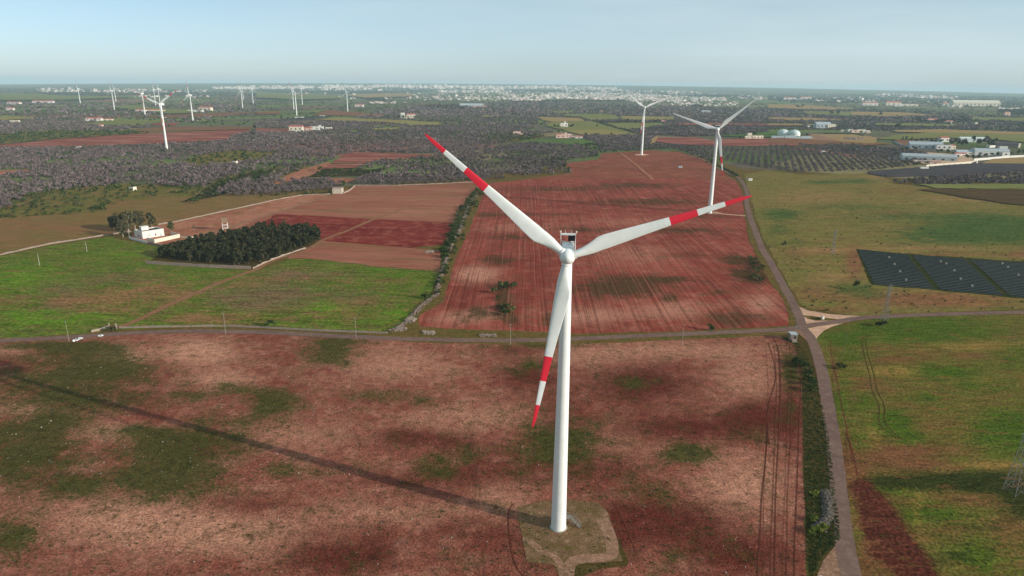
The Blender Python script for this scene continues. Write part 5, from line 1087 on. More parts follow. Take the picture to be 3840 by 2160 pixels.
# biogas works
GD = 'domed tanks of the biogas works'
for i, (a, b) in enumerate([(172, 702), (284, 707)]):
    p = g(*X('4a', a, b)); root = empty('domed_tank', (p[0], p[1] + 14, 0)); tag(root, ['left', 'right'][i] + ' white domed round tank of the biogas works', 'tank', GD)
    m = MB(); m.lathe([(14.2, 0), (14.2, 5.5), (14.0, 5.5)], 36, 0); m.build('wall', M['plaster'], root)
    m = MB(); m.lathe([(14.6 * math.cos(t_), 5.5 + 11.5 * math.sin(t_)) for t_ in np.linspace(0, math.pi / 2 - 0.01, 9)], 36, 0); m.build('dome', M['dome'], root)
for i, (a, b, w_) in enumerate([(160, 722, 60), (310, 730, 66)]): house(X('4a', a, b), w_, 8, 5.5, ['left', 'right'][i] + ' long concrete basin in front of the domed tanks', 'greyroof', 'flat', -.04, 'basin', cat='basin', wins=0, roofm='greyroof')
for i, (a, b, w_) in enumerate([(225, 722, 18), (385, 729, 20)]): house(X('4a', a, b - 1), w_, 8.6, 6, ['left', 'right'][i] + ' bright cream end block of the basins before the domes', 'plaster', 'flat', -.04, 'basin', cat='basin', wins=0, roofm='greyroof')
field('dump_yard', CR('4a', [(400, 700), (520, 690), (740, 715), (790, 765), (640, 755), (420, 745)]), 'gravel_dim', keep=False, layer=62)
wall_path('silo_wall', CR('4a', [(390, 685), (560, 680), (900, 690), (960, 705)]), 5.0, 4, 'darkroof', 'long black covered silage bank behind the domed tanks')
m = MB()
for i in range(60):
    q = g(*X('4a', rng.uniform(770, 960), rng.uniform(722, 745))); m.box((q[0], q[1], 1.5), (rng.uniform(3, 9), rng.uniform(3, 7), rng.uniform(2, 6)), rng.uniform(0, 3), 0, 0.5)
tag(m.build('rubble_heap', M['wallstone']), 'grey white rubble heap right of the domed tanks', 'rubble')
# trees of the works and farms
GT = 'dark trees around the right works'
def trees_at(crop, lst, mat, lab, grp, h=(9, 14), r_=(3, 5), kind='dark_tree', n=90, size=1.1, cat='tree'):
    for i, (a, b) in enumerate(lst):
        hh = random.uniform(*h); x, y = X(crop, a, b); tree(kind, x, y, hh, random.uniform(*r_), mat, lab, n=n, size=size, lumps=6, low=0.2, grp=grp, seed=int(a + b), cat=cat)
trees_at('4a', [(1350, 760), (1385, 762), (1440, 766)], 'pine', 'tall narrow dark cypress in the row left of the upper warehouse', 'cypresses left of the upper warehouse', (13, 17), (1.6, 2.4), 'cypress')
trees_at('4a', [(1490, 765), (1540, 762), (1590, 764), (1640, 765), (1690, 768), (1735, 770)], 'pine', 'dark tree in the row behind the upper right warehouse', 'trees behind the upper right warehouse', (9, 12))
trees_at('4a', [(1850, 795), (1900, 800), (1950, 800), (1990, 795)], 'pine', 'big dark pine in the left clump of the right works', 'left pine clump of the right works', (15, 19), (6, 8), 'pine_tree', 160, 1.4)
trees_at('4a', [(2140, 795), (2190, 800), (2240, 805), (2180, 780), (2270, 795), (2060, 795), (2100, 800)], 'pine', 'big dark pine in the right clump of the right works', 'right pine clump of the right works', (15, 22), (6, 9), 'pine_tree', 160, 1.4)
trees_at('4a', [(1300, 890), (1340, 860), (1740, 860), (1800, 880), (1860, 900), (1880, 870), (2000, 930), (2060, 925), (2120, 925), (1900, 930), (2300, 900), (2180, 910), (2440, 890), (2520, 885), (2560, 880), (1400, 850), (1480, 850), (2010, 875), (1700, 880)], 'bush', 'green garden tree between the sheds of the right works', 'garden trees of the right works', (6, 10), (3, 5), 'garden_tree')
trees_at('4a', [(1500, 580), (1560, 582), (1700, 580), (1740, 575), (1790, 570), (1850, 565), (1910, 570), (1950, 560), (2000, 565), (290, 415), (325, 416), (350, 415), (640, 485), (700, 485), (1300, 628), (1130, 495)], 'pine', 'dark far tree of the wooded farm on the right plain', 'dark far trees on the right plain', (16, 26), (8, 14), n=60, size=3.0)
trees_at('3a', [(430, 610), (470, 612), (560, 610), (590, 612), (610, 610)], 'bush', 'dark tree beside the villa on the green field', 'trees around the villa on the green field', (8, 12), (4, 6), n=60, size=1.6)
trees_at('3a', [(855, 606), (1210, 640), (740, 690), (830, 693), (865, 693), (1000, 692), (470, 670)], 'bush', 'small dark tree dotted on the green fields above centre', 'single trees on the green fields', (6, 9), (3, 5), n=60, size=1.4)
trees_at('3a', [(460, 950), (490, 960), (530, 1030), (570, 1060), (800, 905), (850, 912)], 'bush', 'round dark evergreen at the right edge of the central bare grove', 'dark evergreens at the grove edge', (7, 9), (3, 4), n=140, size=0.9)
trees_at('3a', [(2330, 735), (2290, 732), (2440, 690), (2130, 680)], 'bush', 'dark green tree near the ruin beside the second turbine', 'trees near the ruin beside the second turbine', (8, 10), (4, 5), n=80, size=1.3)
trees_at('2a', [(1480, 530), (1440, 525), (1320, 520), (1600, 522)], 'bush', 'tree beside the white tower villa', 'trees beside the white tower villa', (12, 16), (6, 8), n=60, size=2.0)
trees_at('1a', [(2550, 700), (2565, 640)], 'pine', 'dark tree at the right end of the long red field', 'dark trees at the end of the long red field', (14, 18), (5, 6), n=120, size=1.3)
trees_at('1a', [(1960, 1370 - 0), (1010, 1440)], 'bush', 'large dark green bush at the border of the dun field', 'large bushes at the dun field border', (6, 7), (5, 6), 'bush', 200, 0.8, 'bush')
trees_at('2a', [(150, 1010), (650, 1060), (400, 1030), (880, 1220)], 'bush', 'dark green tree standing among the grey leafless ones', 'green trees among the bare grove', (7, 9), (3.5, 5), n=160, size=0.8)
trees_at('8a', [(155, 555)], 'bush', 'small round tree right of the eastern road bend', None, (5, 5.5), (1.8, 2), n=160, size=0.45)
trees_at('8a', [(880, 985)], 'bush', 'small bright green tree left of the solar park', None, (5.5, 6), (2.4, 2.6), n=200, size=0.5)
trees_at('8b', [(1155, 75)], 'pine', 'dark bush on the green meadow below the branch road', None, (3.4, 3.6), (3.2, 3.4), 'bush', 200, 0.5, 'bush')
trees_at('8b', [(730, 485)], 'bush', 'bright bush right of the eastern road, south of the crossing', None, (2.2, 2.4), (2.6, 2.8), 'bush', 220, 0.4, 'bush')
trees_at('6b', [(140, 75)], 'bush', 'round green bush behind the roadside wall', None, (4.2, 4.4), (2.8, 3), 'bush', 240, 0.45, 'bush')
trees_at('7b', [(1995, 105)], 'bush', 'round green bush on the verge right of the tower', None, (3.2, 3.4), (2.4, 2.6), 'bush', 240, 0.42, 'bush')
trees_at('5b', [(1140, 118)], 'bush', 'bush growing before the field gate', None, (3.0, 3.2), (2, 2.2), 'bush', 200, 0.4, 'bush')
hb = [(1995, 910), (2005, 918), (2018, 925), (2030, 940), (2036, 955), (2040, 970), (2042, 985)]
for i, (x, y) in enumerate(hb): tree('roadside_bush', x + 2, y, 3.0, 2.4, 'bush', ['first', 'second', 'third', 'fourth', 'fifth', 'sixth', 'last'][i] + ' dense green bush from the crossing in the thicket left of the road', n=240, size=0.38, lumps=6, low=0.05, grp='bushes of the thicket beside the eastern road', seed=60 + i, cat='bush')
for i, (a, b) in enumerate([(475, 905), (450, 1020), (500, 1000), (560, 980), (470, 640)]): x, y = X('8c', a, b); tree('yellow_bush', x, y, 1.7, 1.5, 'yellow_bush', 'yellow green flowering bush by the grey rubble heap', n=200, size=0.28, lumps=5, low=0.05, grp='flowering bushes by the rubble heap', seed=80 + i, cat='bush')

# rubble wall running up beside the furrowed field (heaped stones)
def rocks(name, pts, n, width, size, mat, label, cat, zs=1.0, pile=1.0):
    P = [g(*p) for p in pts]; L_ = [np.hypot(*(b - a)) for a, b in zip(P[:-1], P[1:])]; m = MB(); tot = sum(L_)
    for _ in range(n):
        t_ = rng.uniform(0, tot); i = 0
        while t_ > L_[i] and i < len(L_) - 1: t_ -= L_[i]; i += 1
        d = (P[i + 1] - P[i]) / L_[i]; off = rng.normal(0, width); q = P[i] + d * t_ + np.array([-d[1], d[0]]) * off
        s = size * rng.uniform(0.5, 1.5); z = max(0, pile * (1 - abs(off) / (2.2 * width)) * rng.uniform(0.2, 1.0))
        vs = []
        for k in range(8):
            vs.append((q[0] + s * rng.uniform(.5, 1) * (1 if k in (1, 2, 5, 6) else -1), q[1] + s * rng.uniform(.5, 1) * (1 if k in (2, 3, 6, 7) else -1), z + zs * s * rng.uniform(.4, .9) * (1 if k > 3 else -1)))
        m.add(vs, [(4, 5, 6, 7), (0, 1, 5, 4), (1, 2, 6, 5), (2, 3, 7, 6), (3, 0, 4, 7), (3, 2, 1, 0)])
    return tag(m.build(name, M[mat]), label, cat)
rocks('rubble_wall', CR('6a', [(1340, 1410), (1440, 1370), (1530, 1300), (1620, 1200), (1720, 1100), (1820, 1040), (1830, 960), (1850, 860), (1900, 740), (1930, 620), (1980, 500), (2060, 370), (2100, 250), (2150, 110), (2220, 30)]), 3400, 0.95, 0.27, 'wallstone', 'long heaped rubble wall beside the furrowed red field', 'wall', pile=1.4)
rocks('stone_heap', CR('6a', [(1520, 1290), (1600, 1300)]), 160, 1.6, 0.5, 'stone', 'heap of pale stones at the lower end of the rubble wall', 'stone heap', pile=1.6)
rocks('stone_heap', CR('6a', [(1400, 1390), (1510, 1385)]), 120, 1.0, 0.5, 'wallstone', 'brownish stone heap where the rubble wall meets the road', 'stone heap', pile=1.2)
rocks('stone_heap', CR('6b', [(1680, 130), (1800, 135)]), 140, 1.2, 0.4, 'stone', 'pale stones on the verge above the road', 'stone heap', pile=0.8)
rocks('stone_heap', CR('6b', [(2250, 155), (2420, 160)]), 90, 0.8, 0.35, 'wallstone', 'scattered stones on the verge near the tower', 'stone heap', pile=0.5)
rocks('stone_heap', CR('6a', [(1720, 600), (1790, 605)]), 90, 1.6, 0.5, 'stone', 'pale stone heap left of the rubble wall in the striped soil', 'stone heap', pile=0.8)
rocks('stone_heap', CR('8c', [(580, 600), (600, 720), (610, 850), (560, 920), (480, 980)]), 760, 0.9, 0.22, 'greystone', 'grey rubble heap beside the eastern road, lower right', 'rubble', pile=1.0)
# scattered white stones of the near field
V = []; F = []
for i in range(650):
    x, y = rng.uniform(-20, 2010), 855 + 640 * rng.uniform() ** 0.9
    if rng.uniform() < 0.45: x = rng.uniform(-20, 900); y = rng.uniform(860, 1200)
    if not inpoly([(x, y)], near)[0]: continue
    q = g(x, y); s = rng.uniform(0.05, 0.13) * (1 + 0.6 * (rng.uniform() < 0.06)); b = len(V)
    for k in range(8): V.append((q[0] + s * rng.uniform(.6, 1) * (1 if k in (1, 2, 5, 6) else -1), q[1] + s * rng.uniform(.6, 1) * (1 if k in (2, 3, 6, 7) else -1), s * 0.5 + s * 0.7 * (1 if k > 3 else -1)))
    F += [(b + 4, b + 5, b + 6, b + 7), (b, b + 1, b + 5, b + 4), (b + 1, b + 2, b + 6, b + 5), (b + 2, b + 3, b + 7, b + 6), (b + 3, b, b + 4, b + 7)]
tag(link('field_stones', uniform_mesh('field_stones', V, F, paint('bright_stone', (0.52, 0.44, 0.38), 0.9, 0.2, 1.0))), 'white stones scattered on the near red field', None, None, 'stuff')
# weeds: low tufts in the green patches of the near ground
W_ = []
def tufts(blobs, n, poly, ch=0, lim=1500):
    out_ = []
    for c_, (bx, by, rx, ry, st) in blobs:
        if c_ != ch: continue
        k = int(n * rx * ry * st / 3000)
        x = rng.normal(bx, rx * .6, k); y = rng.normal(by, ry * .6, k); out_.append(np.stack([x, y], 1))
    Q = np.concatenate(out_); Q = Q[inpoly(Q, poly) & (Q[:, 1] > 470) & (Q[:, 1] < lim)]
    return np.array([[*g(*q), 4.0] for q in Q])
W_.append(tufts(nb_, 70, near)); W_.append(tufts(mb, 60, mead)); W_.append(tufts(fb, 40, furrow))
Q = np.stack([rng.uniform(-10, 2030, 1700), rng.uniform(870, 1470, 1700)], 1); Q = Q[inpoly(Q, near)]; W_.append(np.array([[*g(*q), 4.0] for q in Q]))
vp = [(1970, 850), (2004, 846), (2050, 930), (2085, 1100), (2108, 1300), (2118, 1460), (2040, 1460), (2030, 1349), (2026, 1230), (2024, 1100), (2020, 990), (2012, 920)]
Q = np.stack([rng.uniform(1960, 2120, 9000), rng.uniform(845, 1470, 9000)], 1); Q = Q[inpoly(Q, vp) & ~inpoly(Q, [(2115, 1355), (2130, 1480), (2030, 1480), (2068, 1400), (2095, 1375)])][:2600]; W_.append(np.array([[*g(*q), 8.0] for q in Q]))
Q = np.stack([rng.uniform(1900, 2576, 420), rng.uniform(450, 790, 420)], 1); Q = Q[inpoly(Q, east)]; sc2 = np.array([[*g(*q), 8.0] for q in Q])
W_ = np.concatenate(W_); print('weeds', len(W_))
mass('tussocks', sc2, M['bush'], [(1e9, 16, 0.32, 0.7, 0.35)], 'dark tussocks on the dry meadow', 26)
mass('weeds', W_, M['bush'], [(1e9, 12, 0.15, 0.36, 0.13)], 'green weeds in the fields', 25)

# ------------------------------------------------------------------ solar park
root_lab = 'solar panels beyond the branch road'
tl, bl = g(*X('8a', 905, 590)), g(*X('8a', 1065, 925)); tr, br = g(*X('8a', 2576, 712)), g(*X('8a', 2576, 1065))
ext = 1.35
NR = 24
lanes_t = [g(*X('8a', 1430, 645)), g(*X('8a', 2010, 690))]; lanes_b = [g(*X('8a', 1700, 980)), g(*X('8a', 2400, 1045))]
sub_t = [g(*X('8a', 1165, 615)), g(*X('8a', 1720, 665))]; sub_b = [g(*X('8a', 1395, 935)), g(*X('8a', 2060, 1000))]
ud = (tr - tl) / np.hypot(*(tr - tl)); far_r = 60
def onrow(k, pt, pb): return pt + (pb - pt) * k / (NR - 1)
field('solar_park_ground', [X('8a', 880, 575), X('8a', 1500, 630), X('8a', 2576, 700), (2800, 700), (3000, 790)] + [X('8a', 2576, 1075), X('8a', 1700, 990), X('8a', 1040, 935)], 'meadow', keep=False, layer=18)
TILT = rad(10)
def panel_row(a, b, lab):
    d = b - a; L_ = np.hypot(*d); ang = math.atan2(d[1], d[0]); mid = (a + b) / 2
    r_ = empty('solar_panel_row', (mid[0], mid[1], 0), ang); tag(r_, lab, 'solar panels', 'rows of ' + root_lab)
    m = MB(); wd = 2.1; n = max(1, int(L_ / 4.2)); st = L_ / n
    for i in range(n):
        x0 = -L_ / 2 + i * st + 0.04; x1 = x0 + st - 0.08; y0, z0 = -wd / 2 * math.cos(TILT), 0.6 - wd / 2 * math.sin(TILT); y1, z1 = -y0, 0.6 + wd / 2 * math.sin(TILT)
        m.add([(x0, y0, z0), (x1, y0, z0), (x1, y1, z1), (x0, y1, z1), (x0, y0, z0 - .06), (x1, y0, z0 - .06), (x1, y1, z1 - .06), (x0, y1, z1 - .06)], [(0, 1, 2, 3), (4, 7, 6, 5), (0, 4, 5, 1), (1, 5, 6, 2), (2, 6, 7, 3), (3, 7, 4, 0)])
    m.build('panel', M['panel'], r_)
    m = MB()
    for s_ in (0, 1): yy, zz = (-wd / 2 * math.cos(TILT) - .03, 0.6 - wd / 2 * math.sin(TILT)) if s_ == 0 else (wd / 2 * math.cos(TILT) + .03, 0.6 + wd / 2 * math.sin(TILT)); m.box((0, yy, zz), (L_, 0.09, 0.14))
    for i in range(max(2, int(L_ / 9))): m.box((-L_ / 2 + (i + .5) * L_ / max(2, int(L_ / 9)), 0, .27), (.12, .12, .5))
    m.build('mounting_frame', M['pylon'], r_)
ORD = 'farthest second third fourth fifth sixth seventh eighth ninth tenth eleventh twelfth thirteenth fourteenth fifteenth sixteenth seventeenth eighteenth nineteenth twentieth twenty-first twenty-second twenty-third nearest'.split()
for k in range(NR):
    e = onrow(k, tl, bl); l1 = onrow(k, lanes_t[0], lanes_b[0]); l2 = onrow(k, lanes_t[1], lanes_b[1]); rr_ = onrow(k, tr, br)
    which = 'far' if k < 8 else ('middle' if k < 16 else 'near')
    panel_row(e, l1 - ud * 1.8, 'dark panel row, left block of the solar park, ' + (ORD[k] + ' row' + (' from behind' if 0 < k < NR - 1 else '')))
    panel_row(l1 + ud * 1.8, l2 - ud * 1.8, 'dark panel row, middle block of the solar park, ' + (ORD[k] + ' row' + (' from behind' if 0 < k < NR - 1 else '')))
    panel_row(l2 + ud * 1.8, rr_ + ud * far_r, 'dark panel row, right block of the solar park, ' + (ORD[k] + ' row' + (' from behind' if 0 < k < NR - 1 else '')))
for i, (a, b) in enumerate([(1215, 672), (1270, 742), (1325, 815), (1385, 902), (1735, 715), (1790, 735), (1870, 805), (1935, 890), (2050, 962), (2355, 735), (2410, 770), (2515, 850)]):
    p = g(*X('8a', a, b)); r_ = empty('inverter_cabinet', (p[0], p[1], 0)); tag(r_, 'whitish inverter box among solar rows, %s from behind in' % ORD[[0, 1, 2, 3, 0, 1, 2, 3, 4, 0, 1, 2][i]].replace('farthest', 'first') + ' the ' + ['left', 'middle', 'right'][0 if i < 4 else (1 if i < 9 else 2)] + ' block', 'cabinet', 'inverter boxes of the solar park')
    m = MB(); m.box((0, 0, 1.25), (1.2, 0.7, 1.1)); m.build('box', M['metal'], r_); m = MB(); m.box((0, 0, .37), (0.3, .3, .74)); m.build('post', M['metal'], r_)
# distant solar parks: rows merge into dark sheets of tilted panels
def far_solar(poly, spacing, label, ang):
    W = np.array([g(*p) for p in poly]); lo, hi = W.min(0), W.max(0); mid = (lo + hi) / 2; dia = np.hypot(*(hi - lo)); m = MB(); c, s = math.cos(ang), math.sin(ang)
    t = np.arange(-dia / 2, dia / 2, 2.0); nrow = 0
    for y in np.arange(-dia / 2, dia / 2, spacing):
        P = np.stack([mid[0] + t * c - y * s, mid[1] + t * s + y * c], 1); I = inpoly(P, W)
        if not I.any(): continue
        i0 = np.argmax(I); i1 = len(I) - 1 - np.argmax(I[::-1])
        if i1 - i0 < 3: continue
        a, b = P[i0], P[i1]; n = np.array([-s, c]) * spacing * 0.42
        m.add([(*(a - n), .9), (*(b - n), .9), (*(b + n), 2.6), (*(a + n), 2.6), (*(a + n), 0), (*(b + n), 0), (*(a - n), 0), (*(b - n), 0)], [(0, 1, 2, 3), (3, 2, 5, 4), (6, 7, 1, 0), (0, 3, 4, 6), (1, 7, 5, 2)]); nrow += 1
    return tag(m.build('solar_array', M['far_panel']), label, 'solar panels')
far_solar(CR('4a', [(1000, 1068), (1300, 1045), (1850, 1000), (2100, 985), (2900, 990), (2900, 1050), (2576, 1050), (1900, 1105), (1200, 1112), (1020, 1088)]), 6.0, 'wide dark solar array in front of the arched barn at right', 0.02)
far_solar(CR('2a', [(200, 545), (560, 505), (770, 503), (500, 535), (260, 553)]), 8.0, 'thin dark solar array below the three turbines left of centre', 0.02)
# (a dark hedge strip beside the green fields)
hs_ = scatter(CR('3a', [(830, 552), (1530, 556), (1520, 573), (900, 572)]), 7, jitter=.5)
mass('dark_grove', hs_, M['pine'], [(1e9, 16, 1.8, 3.6, 2.2)], 'dark low grove strip between green fields', 35)

# ------------------------------------------------------------------ poles, pylons, small things
def pole(a, b, top, lab, mat='concrete', arm=True, grp='utility poles along the country road'):
    p = g(a, b); y = top; zs = np.linspace(2, 30, 400); uv = proj(np.column_stack([np.full(400, p[0]), np.full(400, p[1]), zs])); h = float(zs[np.argmin(abs(uv[:, 1] - top))]); h = min(max(h, 3.5), 12.5)
    r_ = empty('utility_pole', (p[0], p[1], 0), random.uniform(-.3, .3)); tag(r_, lab, 'pole', grp)
    m = MB(); m.bar((0, 0, -.2), (0, 0, h), 0.10, 8, 0.065); m.build('post', M[mat], r_)
    if arm:
        m = MB(); m.box((0, 0, h - .35), (1.5, .1, .12))
        for x in (-.65, 0, .65): m.bar((x, 0, h - .3), (x, 0, h - .05), .05, 6)
        m.build('crossarm', M['metal'], r_)
    return h
pl = [(174, 859, 807, 'leaning pole at the road near the left edge beside white litter'), (568, 840, 785, 'pole by the road left of centre under the green field'), (896, 851, 799, 'pole by the road below the end of the green field'),
      (1284, 869, 815, 'pole by the road left of the big tower'), (1716, 870, 815, 'pole by the road right of the big tower')]
for a, b, t_, lab in pl: pole(a, b, t_, lab)
pole(100, 668, 639, 'left one of two white poles in the green field', 'plaster', False, 'white poles in the green field'); pole(219, 633, 608, 'right one of two white poles in the green field', 'plaster', False, 'white poles in the green field')
pole(*c5(445, 605), c5(420, 430)[1], 'white pole at the corner of the farmhouse garden', 'plaster', False, None)
for a, b, t_, lab in [(2111, 815, 801, 'dark pole in the branch road bend'), (2122, 897, 812, 'tall dark pole on the meadow edge right of the crossing'), (2147, 1017, 980, 'short dark pole beside the eastern road verge'), (2546, 859, 805, 'dark pole at the right edge of the meadow'),
                      (1993, 635, 620, 'thin dark pole farthest along the upper eastern road'), (2031, 698, 683, 'thin dark pole, middle of the upper eastern row'), (2054, 730, 713, 'thin dark pole, nearest of the upper eastern row'), (2213, 777, 755, 'pole beside the pylon above the branch road')]:
    pole(a, b, t_, lab, 'wood', False, 'dark poles right of the eastern road')
def pylon(a, b, h, w0, lab):
    p = g(a, b); r_ = empty('lattice_pylon', (p[0], p[1], 0), 0.3); tag(r_, lab, 'pylon', 'steel lattice pylons of the power line'); m = MB(); n = 9; wz = lambda z: w0 * (1 - 0.8 * z / h)
    for sx_, sy_ in ((-1, -1), (1, -1), (1, 1), (-1, 1)): m.bar((sx_ * w0 / 2, sy_ * w0 / 2, 0), (sx_ * w0 * .1, sy_ * w0 * .1, h), .08, 4)
    cs = [(-1, -1), (1, -1), (1, 1), (-1, 1)]
    for k in range(n):
        z0, z1 = h * k / n, h * (k + 1) / n
        for i in range(4):
            a_, b_ = cs[i], cs[(i + 1) % 4]; q0, q1 = wz(z0) / 2, wz(z1) / 2
            m.bar((a_[0] * q0, a_[1] * q0, z0), (b_[0] * q1, b_[1] * q1, z1), .04, 4); m.bar((b_[0] * q0, b_[1] * q0, z0), (a_[0] * q1, a_[1] * q1, z1), .04, 4)
    m.build('lattice', M['pylon'], r_)
    m = MB()
    for z, l in ((h * .97, 2.2), (h * .86, 3.0), (h * .75, 2.4)): m.bar((-l, 0, z), (l, 0, z), .07, 4); m.bar((-l, 0, z), (0, 0, z + 1), .04, 4); m.bar((l, 0, z), (0, 0, z + 1), .04, 4)
    m.build('crossarm', M['pylon'], r_)
pylon(2094, 640, 19, 2.6, 'lattice pylon at the upper left corner of the solar park'); pylon(2224, 806, 20, 2.6, 'lattice pylon above the branch road, left of centre of the meadow'); pylon(2550, 1238, 24, 4.2, 'lattice pylon cut by the right edge in the lower meadow')
# antenna mast at the horizon
p = g(2115, 244); r_ = empty('antenna_mast', (p[0], p[1], 0)); tag(r_, 'thin dark antenna mast breaking the horizon at right', 'mast')
m = MB(); 
for sx_, sy_ in ((-1, -.6), (1, -.6), (0, 1)): m.bar((sx_ * 2.2, sy_ * 2.2, 0), (sx_ * .8, sy_ * .8, 150), .5, 4)
for k in range(15): m.bar((-2 + k * .08, -1.2, k * 10), (2 - k * .08, -1.2, k * 10 + 10), .35, 4)
m.build('lattice', M['pylon'], r_)
# wells-house by the crossing
p = g(*((2976) / K, 1280 / K)); r_ = empty('stone_shed', (p[0], p[1], 0), -0.08); tag(r_, 'small grey stone shed at the crossroads corner', 'shed')
m = MB(); m.box((0, 2.0, 1.7), (3.2, 4.0, 3.5)); m.build('wall', M['wallstone'], r_); m = MB(); m.box((0, 2.0, 3.55), (3.5, 4.3, .2)); m.build('roof', M['greyroof'], r_)
m = MB(); m.box((0, -.8, .6), (2.4, 1.5, 1.3), taper=.85); m.build('step', M['stone'], r_); m = MB(); m.box((.5, -.02, 2.1), (.9, .14, 1.3)); m.build('opening', M['window'], r_)
p = g(3085 / K, 1197 / K); r_ = empty('roadside_shrine', (p[0], p[1], 0), .2); tag(r_, 'tiny white roadside shrine on the grass island', 'shrine')
m = MB(); m.box((0, 0, .8), (1.3, 1.1, 1.7)); m.build('wall', M['plaster'], r_); m = MB(); m.box((0, 0, 1.75), (1.5, 1.3, .25), taper=.4); m.build('roof', M['cream'], r_)
tree('bush', 3065 / K, 1198 / K, 1.6, 1.5, 'bush', 'dark little bush left of the tiny white shrine', n=160, size=.3, lumps=4, low=.05, seed=91, cat='bush')
p = g(2984.5 / K, 1240 / K); r_ = empty('road_sign', (p[0], p[1], 0)); tag(r_, 'small dark road sign at the crossing', 'sign'); m = MB(); m.bar((0, 0, 0), (0, 0, 2.6), .06, 6); m.build('post', M['pylon'], r_); m = MB(); m.box((0, -.08, 2.1), (.9, .05, .9)); m.build('board', M['pylon'], r_)
# gate
p0 = g(*X('5b', 1103, 95)); p1 = g(*X('5b', 1172, 95)); r_ = empty('field_gate', (0, 0, 0)); tag(r_, 'rusty field gate between pale pillars at the left road', 'gate')
for q in (p0, p1): m = MB(); m.box((q[0], q[1], 1.6), (.55, .55, 3.4)); m.build('pillar', M['stone'], r_)
d = p1 - p0; m = MB(); mid = (p0 + p1) / 2; m.box((mid[0], mid[1], 1.2), (np.hypot(*d) - .6, .1, 2.0), math.atan2(d[1], d[0])); m.build('leaf', M['gate'], r_)
for i, (a, b) in enumerate([(765, 207), (812, 190), (1015, 165)]):
    p = g(*X('5b', a, b)); V_, T_, t_ = clump(26, .45, 1.0 + .4 * (i == 0), .35, .35, 900 + i); me = uniform_mesh('litter_pile', V_, T_, M['litter'])
    tag(link('litter_pile', me, loc=(p[0], p[1], 0)), ['larger pile of white litter beside the leaning pole', 'second pile of white litter just right of the larger one', 'tiny white scrap on the road edge below the gate'][i], 'litter', None)
# car half cut by the lower edge
p = g(3072 / K, 2186 / K); r_ = empty('parked_car', (p[0], p[1], 0), rad(28)); tag(r_, 'pale teal car cut by the bottom edge beside the eastern road', 'car')
m = MB()
def carsec(m, secs, mi=0):
    n = len(secs[0][1]); vs = [(x, y, z) for x, s_ in secs for y, z in s_]
    m.add(vs, [(k * n + i, k * n + (i + 1) % n, (k + 1) * n + (i + 1) % n, (k + 1) * n + i) for k in range(len(secs) - 1) for i in range(n)], mi, True); m.add(vs[:n], [tuple(range(n))[::-1]], mi); m.add(vs[-n:], [tuple(range(n))], mi)
def rs(w_, z0, z1, c=.15): return [(-w_, z0), (w_, z0), (w_ + .02, (z0 + z1) / 2), (w_ - c, z1), (-w_ + c, z1), (-w_ - .02, (z0 + z1) / 2)]
carsec(m, [(-2.1, rs(.7, .4, .75)), (-1.9, rs(.84, .3, .95)), (-.9, rs(.86, .25, 1.0)), (1.6, rs(.86, .25, 1.0)), (2.0, rs(.82, .3, .9)), (2.1, rs(.7, .4, .7))]); m.build('body', M['carpaint'], r_)
m = MB(); carsec(m, [(-1.2, rs(.74, 1.0, 1.02)), (-.7, rs(.7, 1.0, 1.45, .12)), (1.1, rs(.7, 1.0, 1.45, .12)), (1.8, rs(.72, .98, 1.0))]); m.build('window', M['window'], r_)
m = MB(); carsec(m, [(-.7, rs(.6, 1.44, 1.5, .08)), (.2, rs(.62, 1.45, 1.56, .1)), (1.1, rs(.6, 1.44, 1.5, .08))]); m.build('roof', M['plaster'], r_)
for x in (-1.3, 1.3):
    for s_ in (-1, 1):
        m = MB(); m.bar((x, s_ * .72, .33), (x, s_ * .9, .33), .33, 18); wh = m.build('wheel', M['tyre'], r_)
        m = MB(); m.bar((x, s_ * .9, .33), (x, s_ * .91, .33), .2, 12); m.build('rim', M['metal'], wh)

# ------------------------------------------------------------------ the far towns
def house_variant(i):
    m = MB(); h = [7, 10, 6, 14, 8, 18][i]; w_, d_ = [(14, 12), (18, 14), (22, 10), (20, 16), (12, 12), (24, 16)][i]
    m.box((0, 0, h / 2), (w_, d_, h), mi=0)
    if i in (0, 2): x, y, k = w_ / 2 + .3, d_ / 2 + .3, h + d_ * .2; m.add([(-x, -y, h), (x, -y, h), (x, y, h), (-x, y, h), (-x, 0, k), (x, 0, k)], [(0, 1, 5, 4), (2, 3, 4, 5), (0, 4, 3), (1, 2, 5)], 1)
    else: m.box((0, 0, h + .3), (w_ * .9, d_ * .9, .6), mi=2); m.box((w_ * .2, 0, h + 1.6), (w_ * .3, d_ * .3, 2.6), mi=0)
    for k in range(max(1, int(h // 4))): m.box((0, 0, 1.8 + k * 3.6), (w_ + .06, d_ * .7, 1.2), mi=3)
    return m
TM = [M['townwall'], M['redroof'], M['cream'], M['window']]
HV = [house_variant(i) for i in range(6)]
tb = []
def town(crop, poly, n, sc_=1.0):
    pp = np.array(CR(crop, poly)); lo, hi = pp.min(0), pp.max(0); k = 0; t = 0
    while k < n and t < n * 30:
        t += 1; q = rng.uniform(lo, hi)
        if mn.noise(Vector((q[0] / 26, q[1] / 4.5, 2.2))) + 0.5 * mn.noise(Vector((q[0] / 9, q[1] / 2, 9.2))) < -0.02 and rng.uniform() < 0.85: continue
        if inpoly([q], pp)[0]: tb.append((*g(*q), sc_ * 0.8 * rng.uniform(.6, 1.5))); k += 1
town('3a', [(0, 300), (200, 300), (400, 270), (800, 262), (1200, 275), (1500, 290), (2150, 318), (2160, 345), (1900, 350), (1300, 355), (700, 338), (500, 320), (200, 350), (0, 352)], 2400, 1.0)
town('3a', [(350, 262), (650, 255), (1100, 270), (1500, 300), (1300, 340), (900, 330), (600, 300), (450, 300)], 700, 1.05)
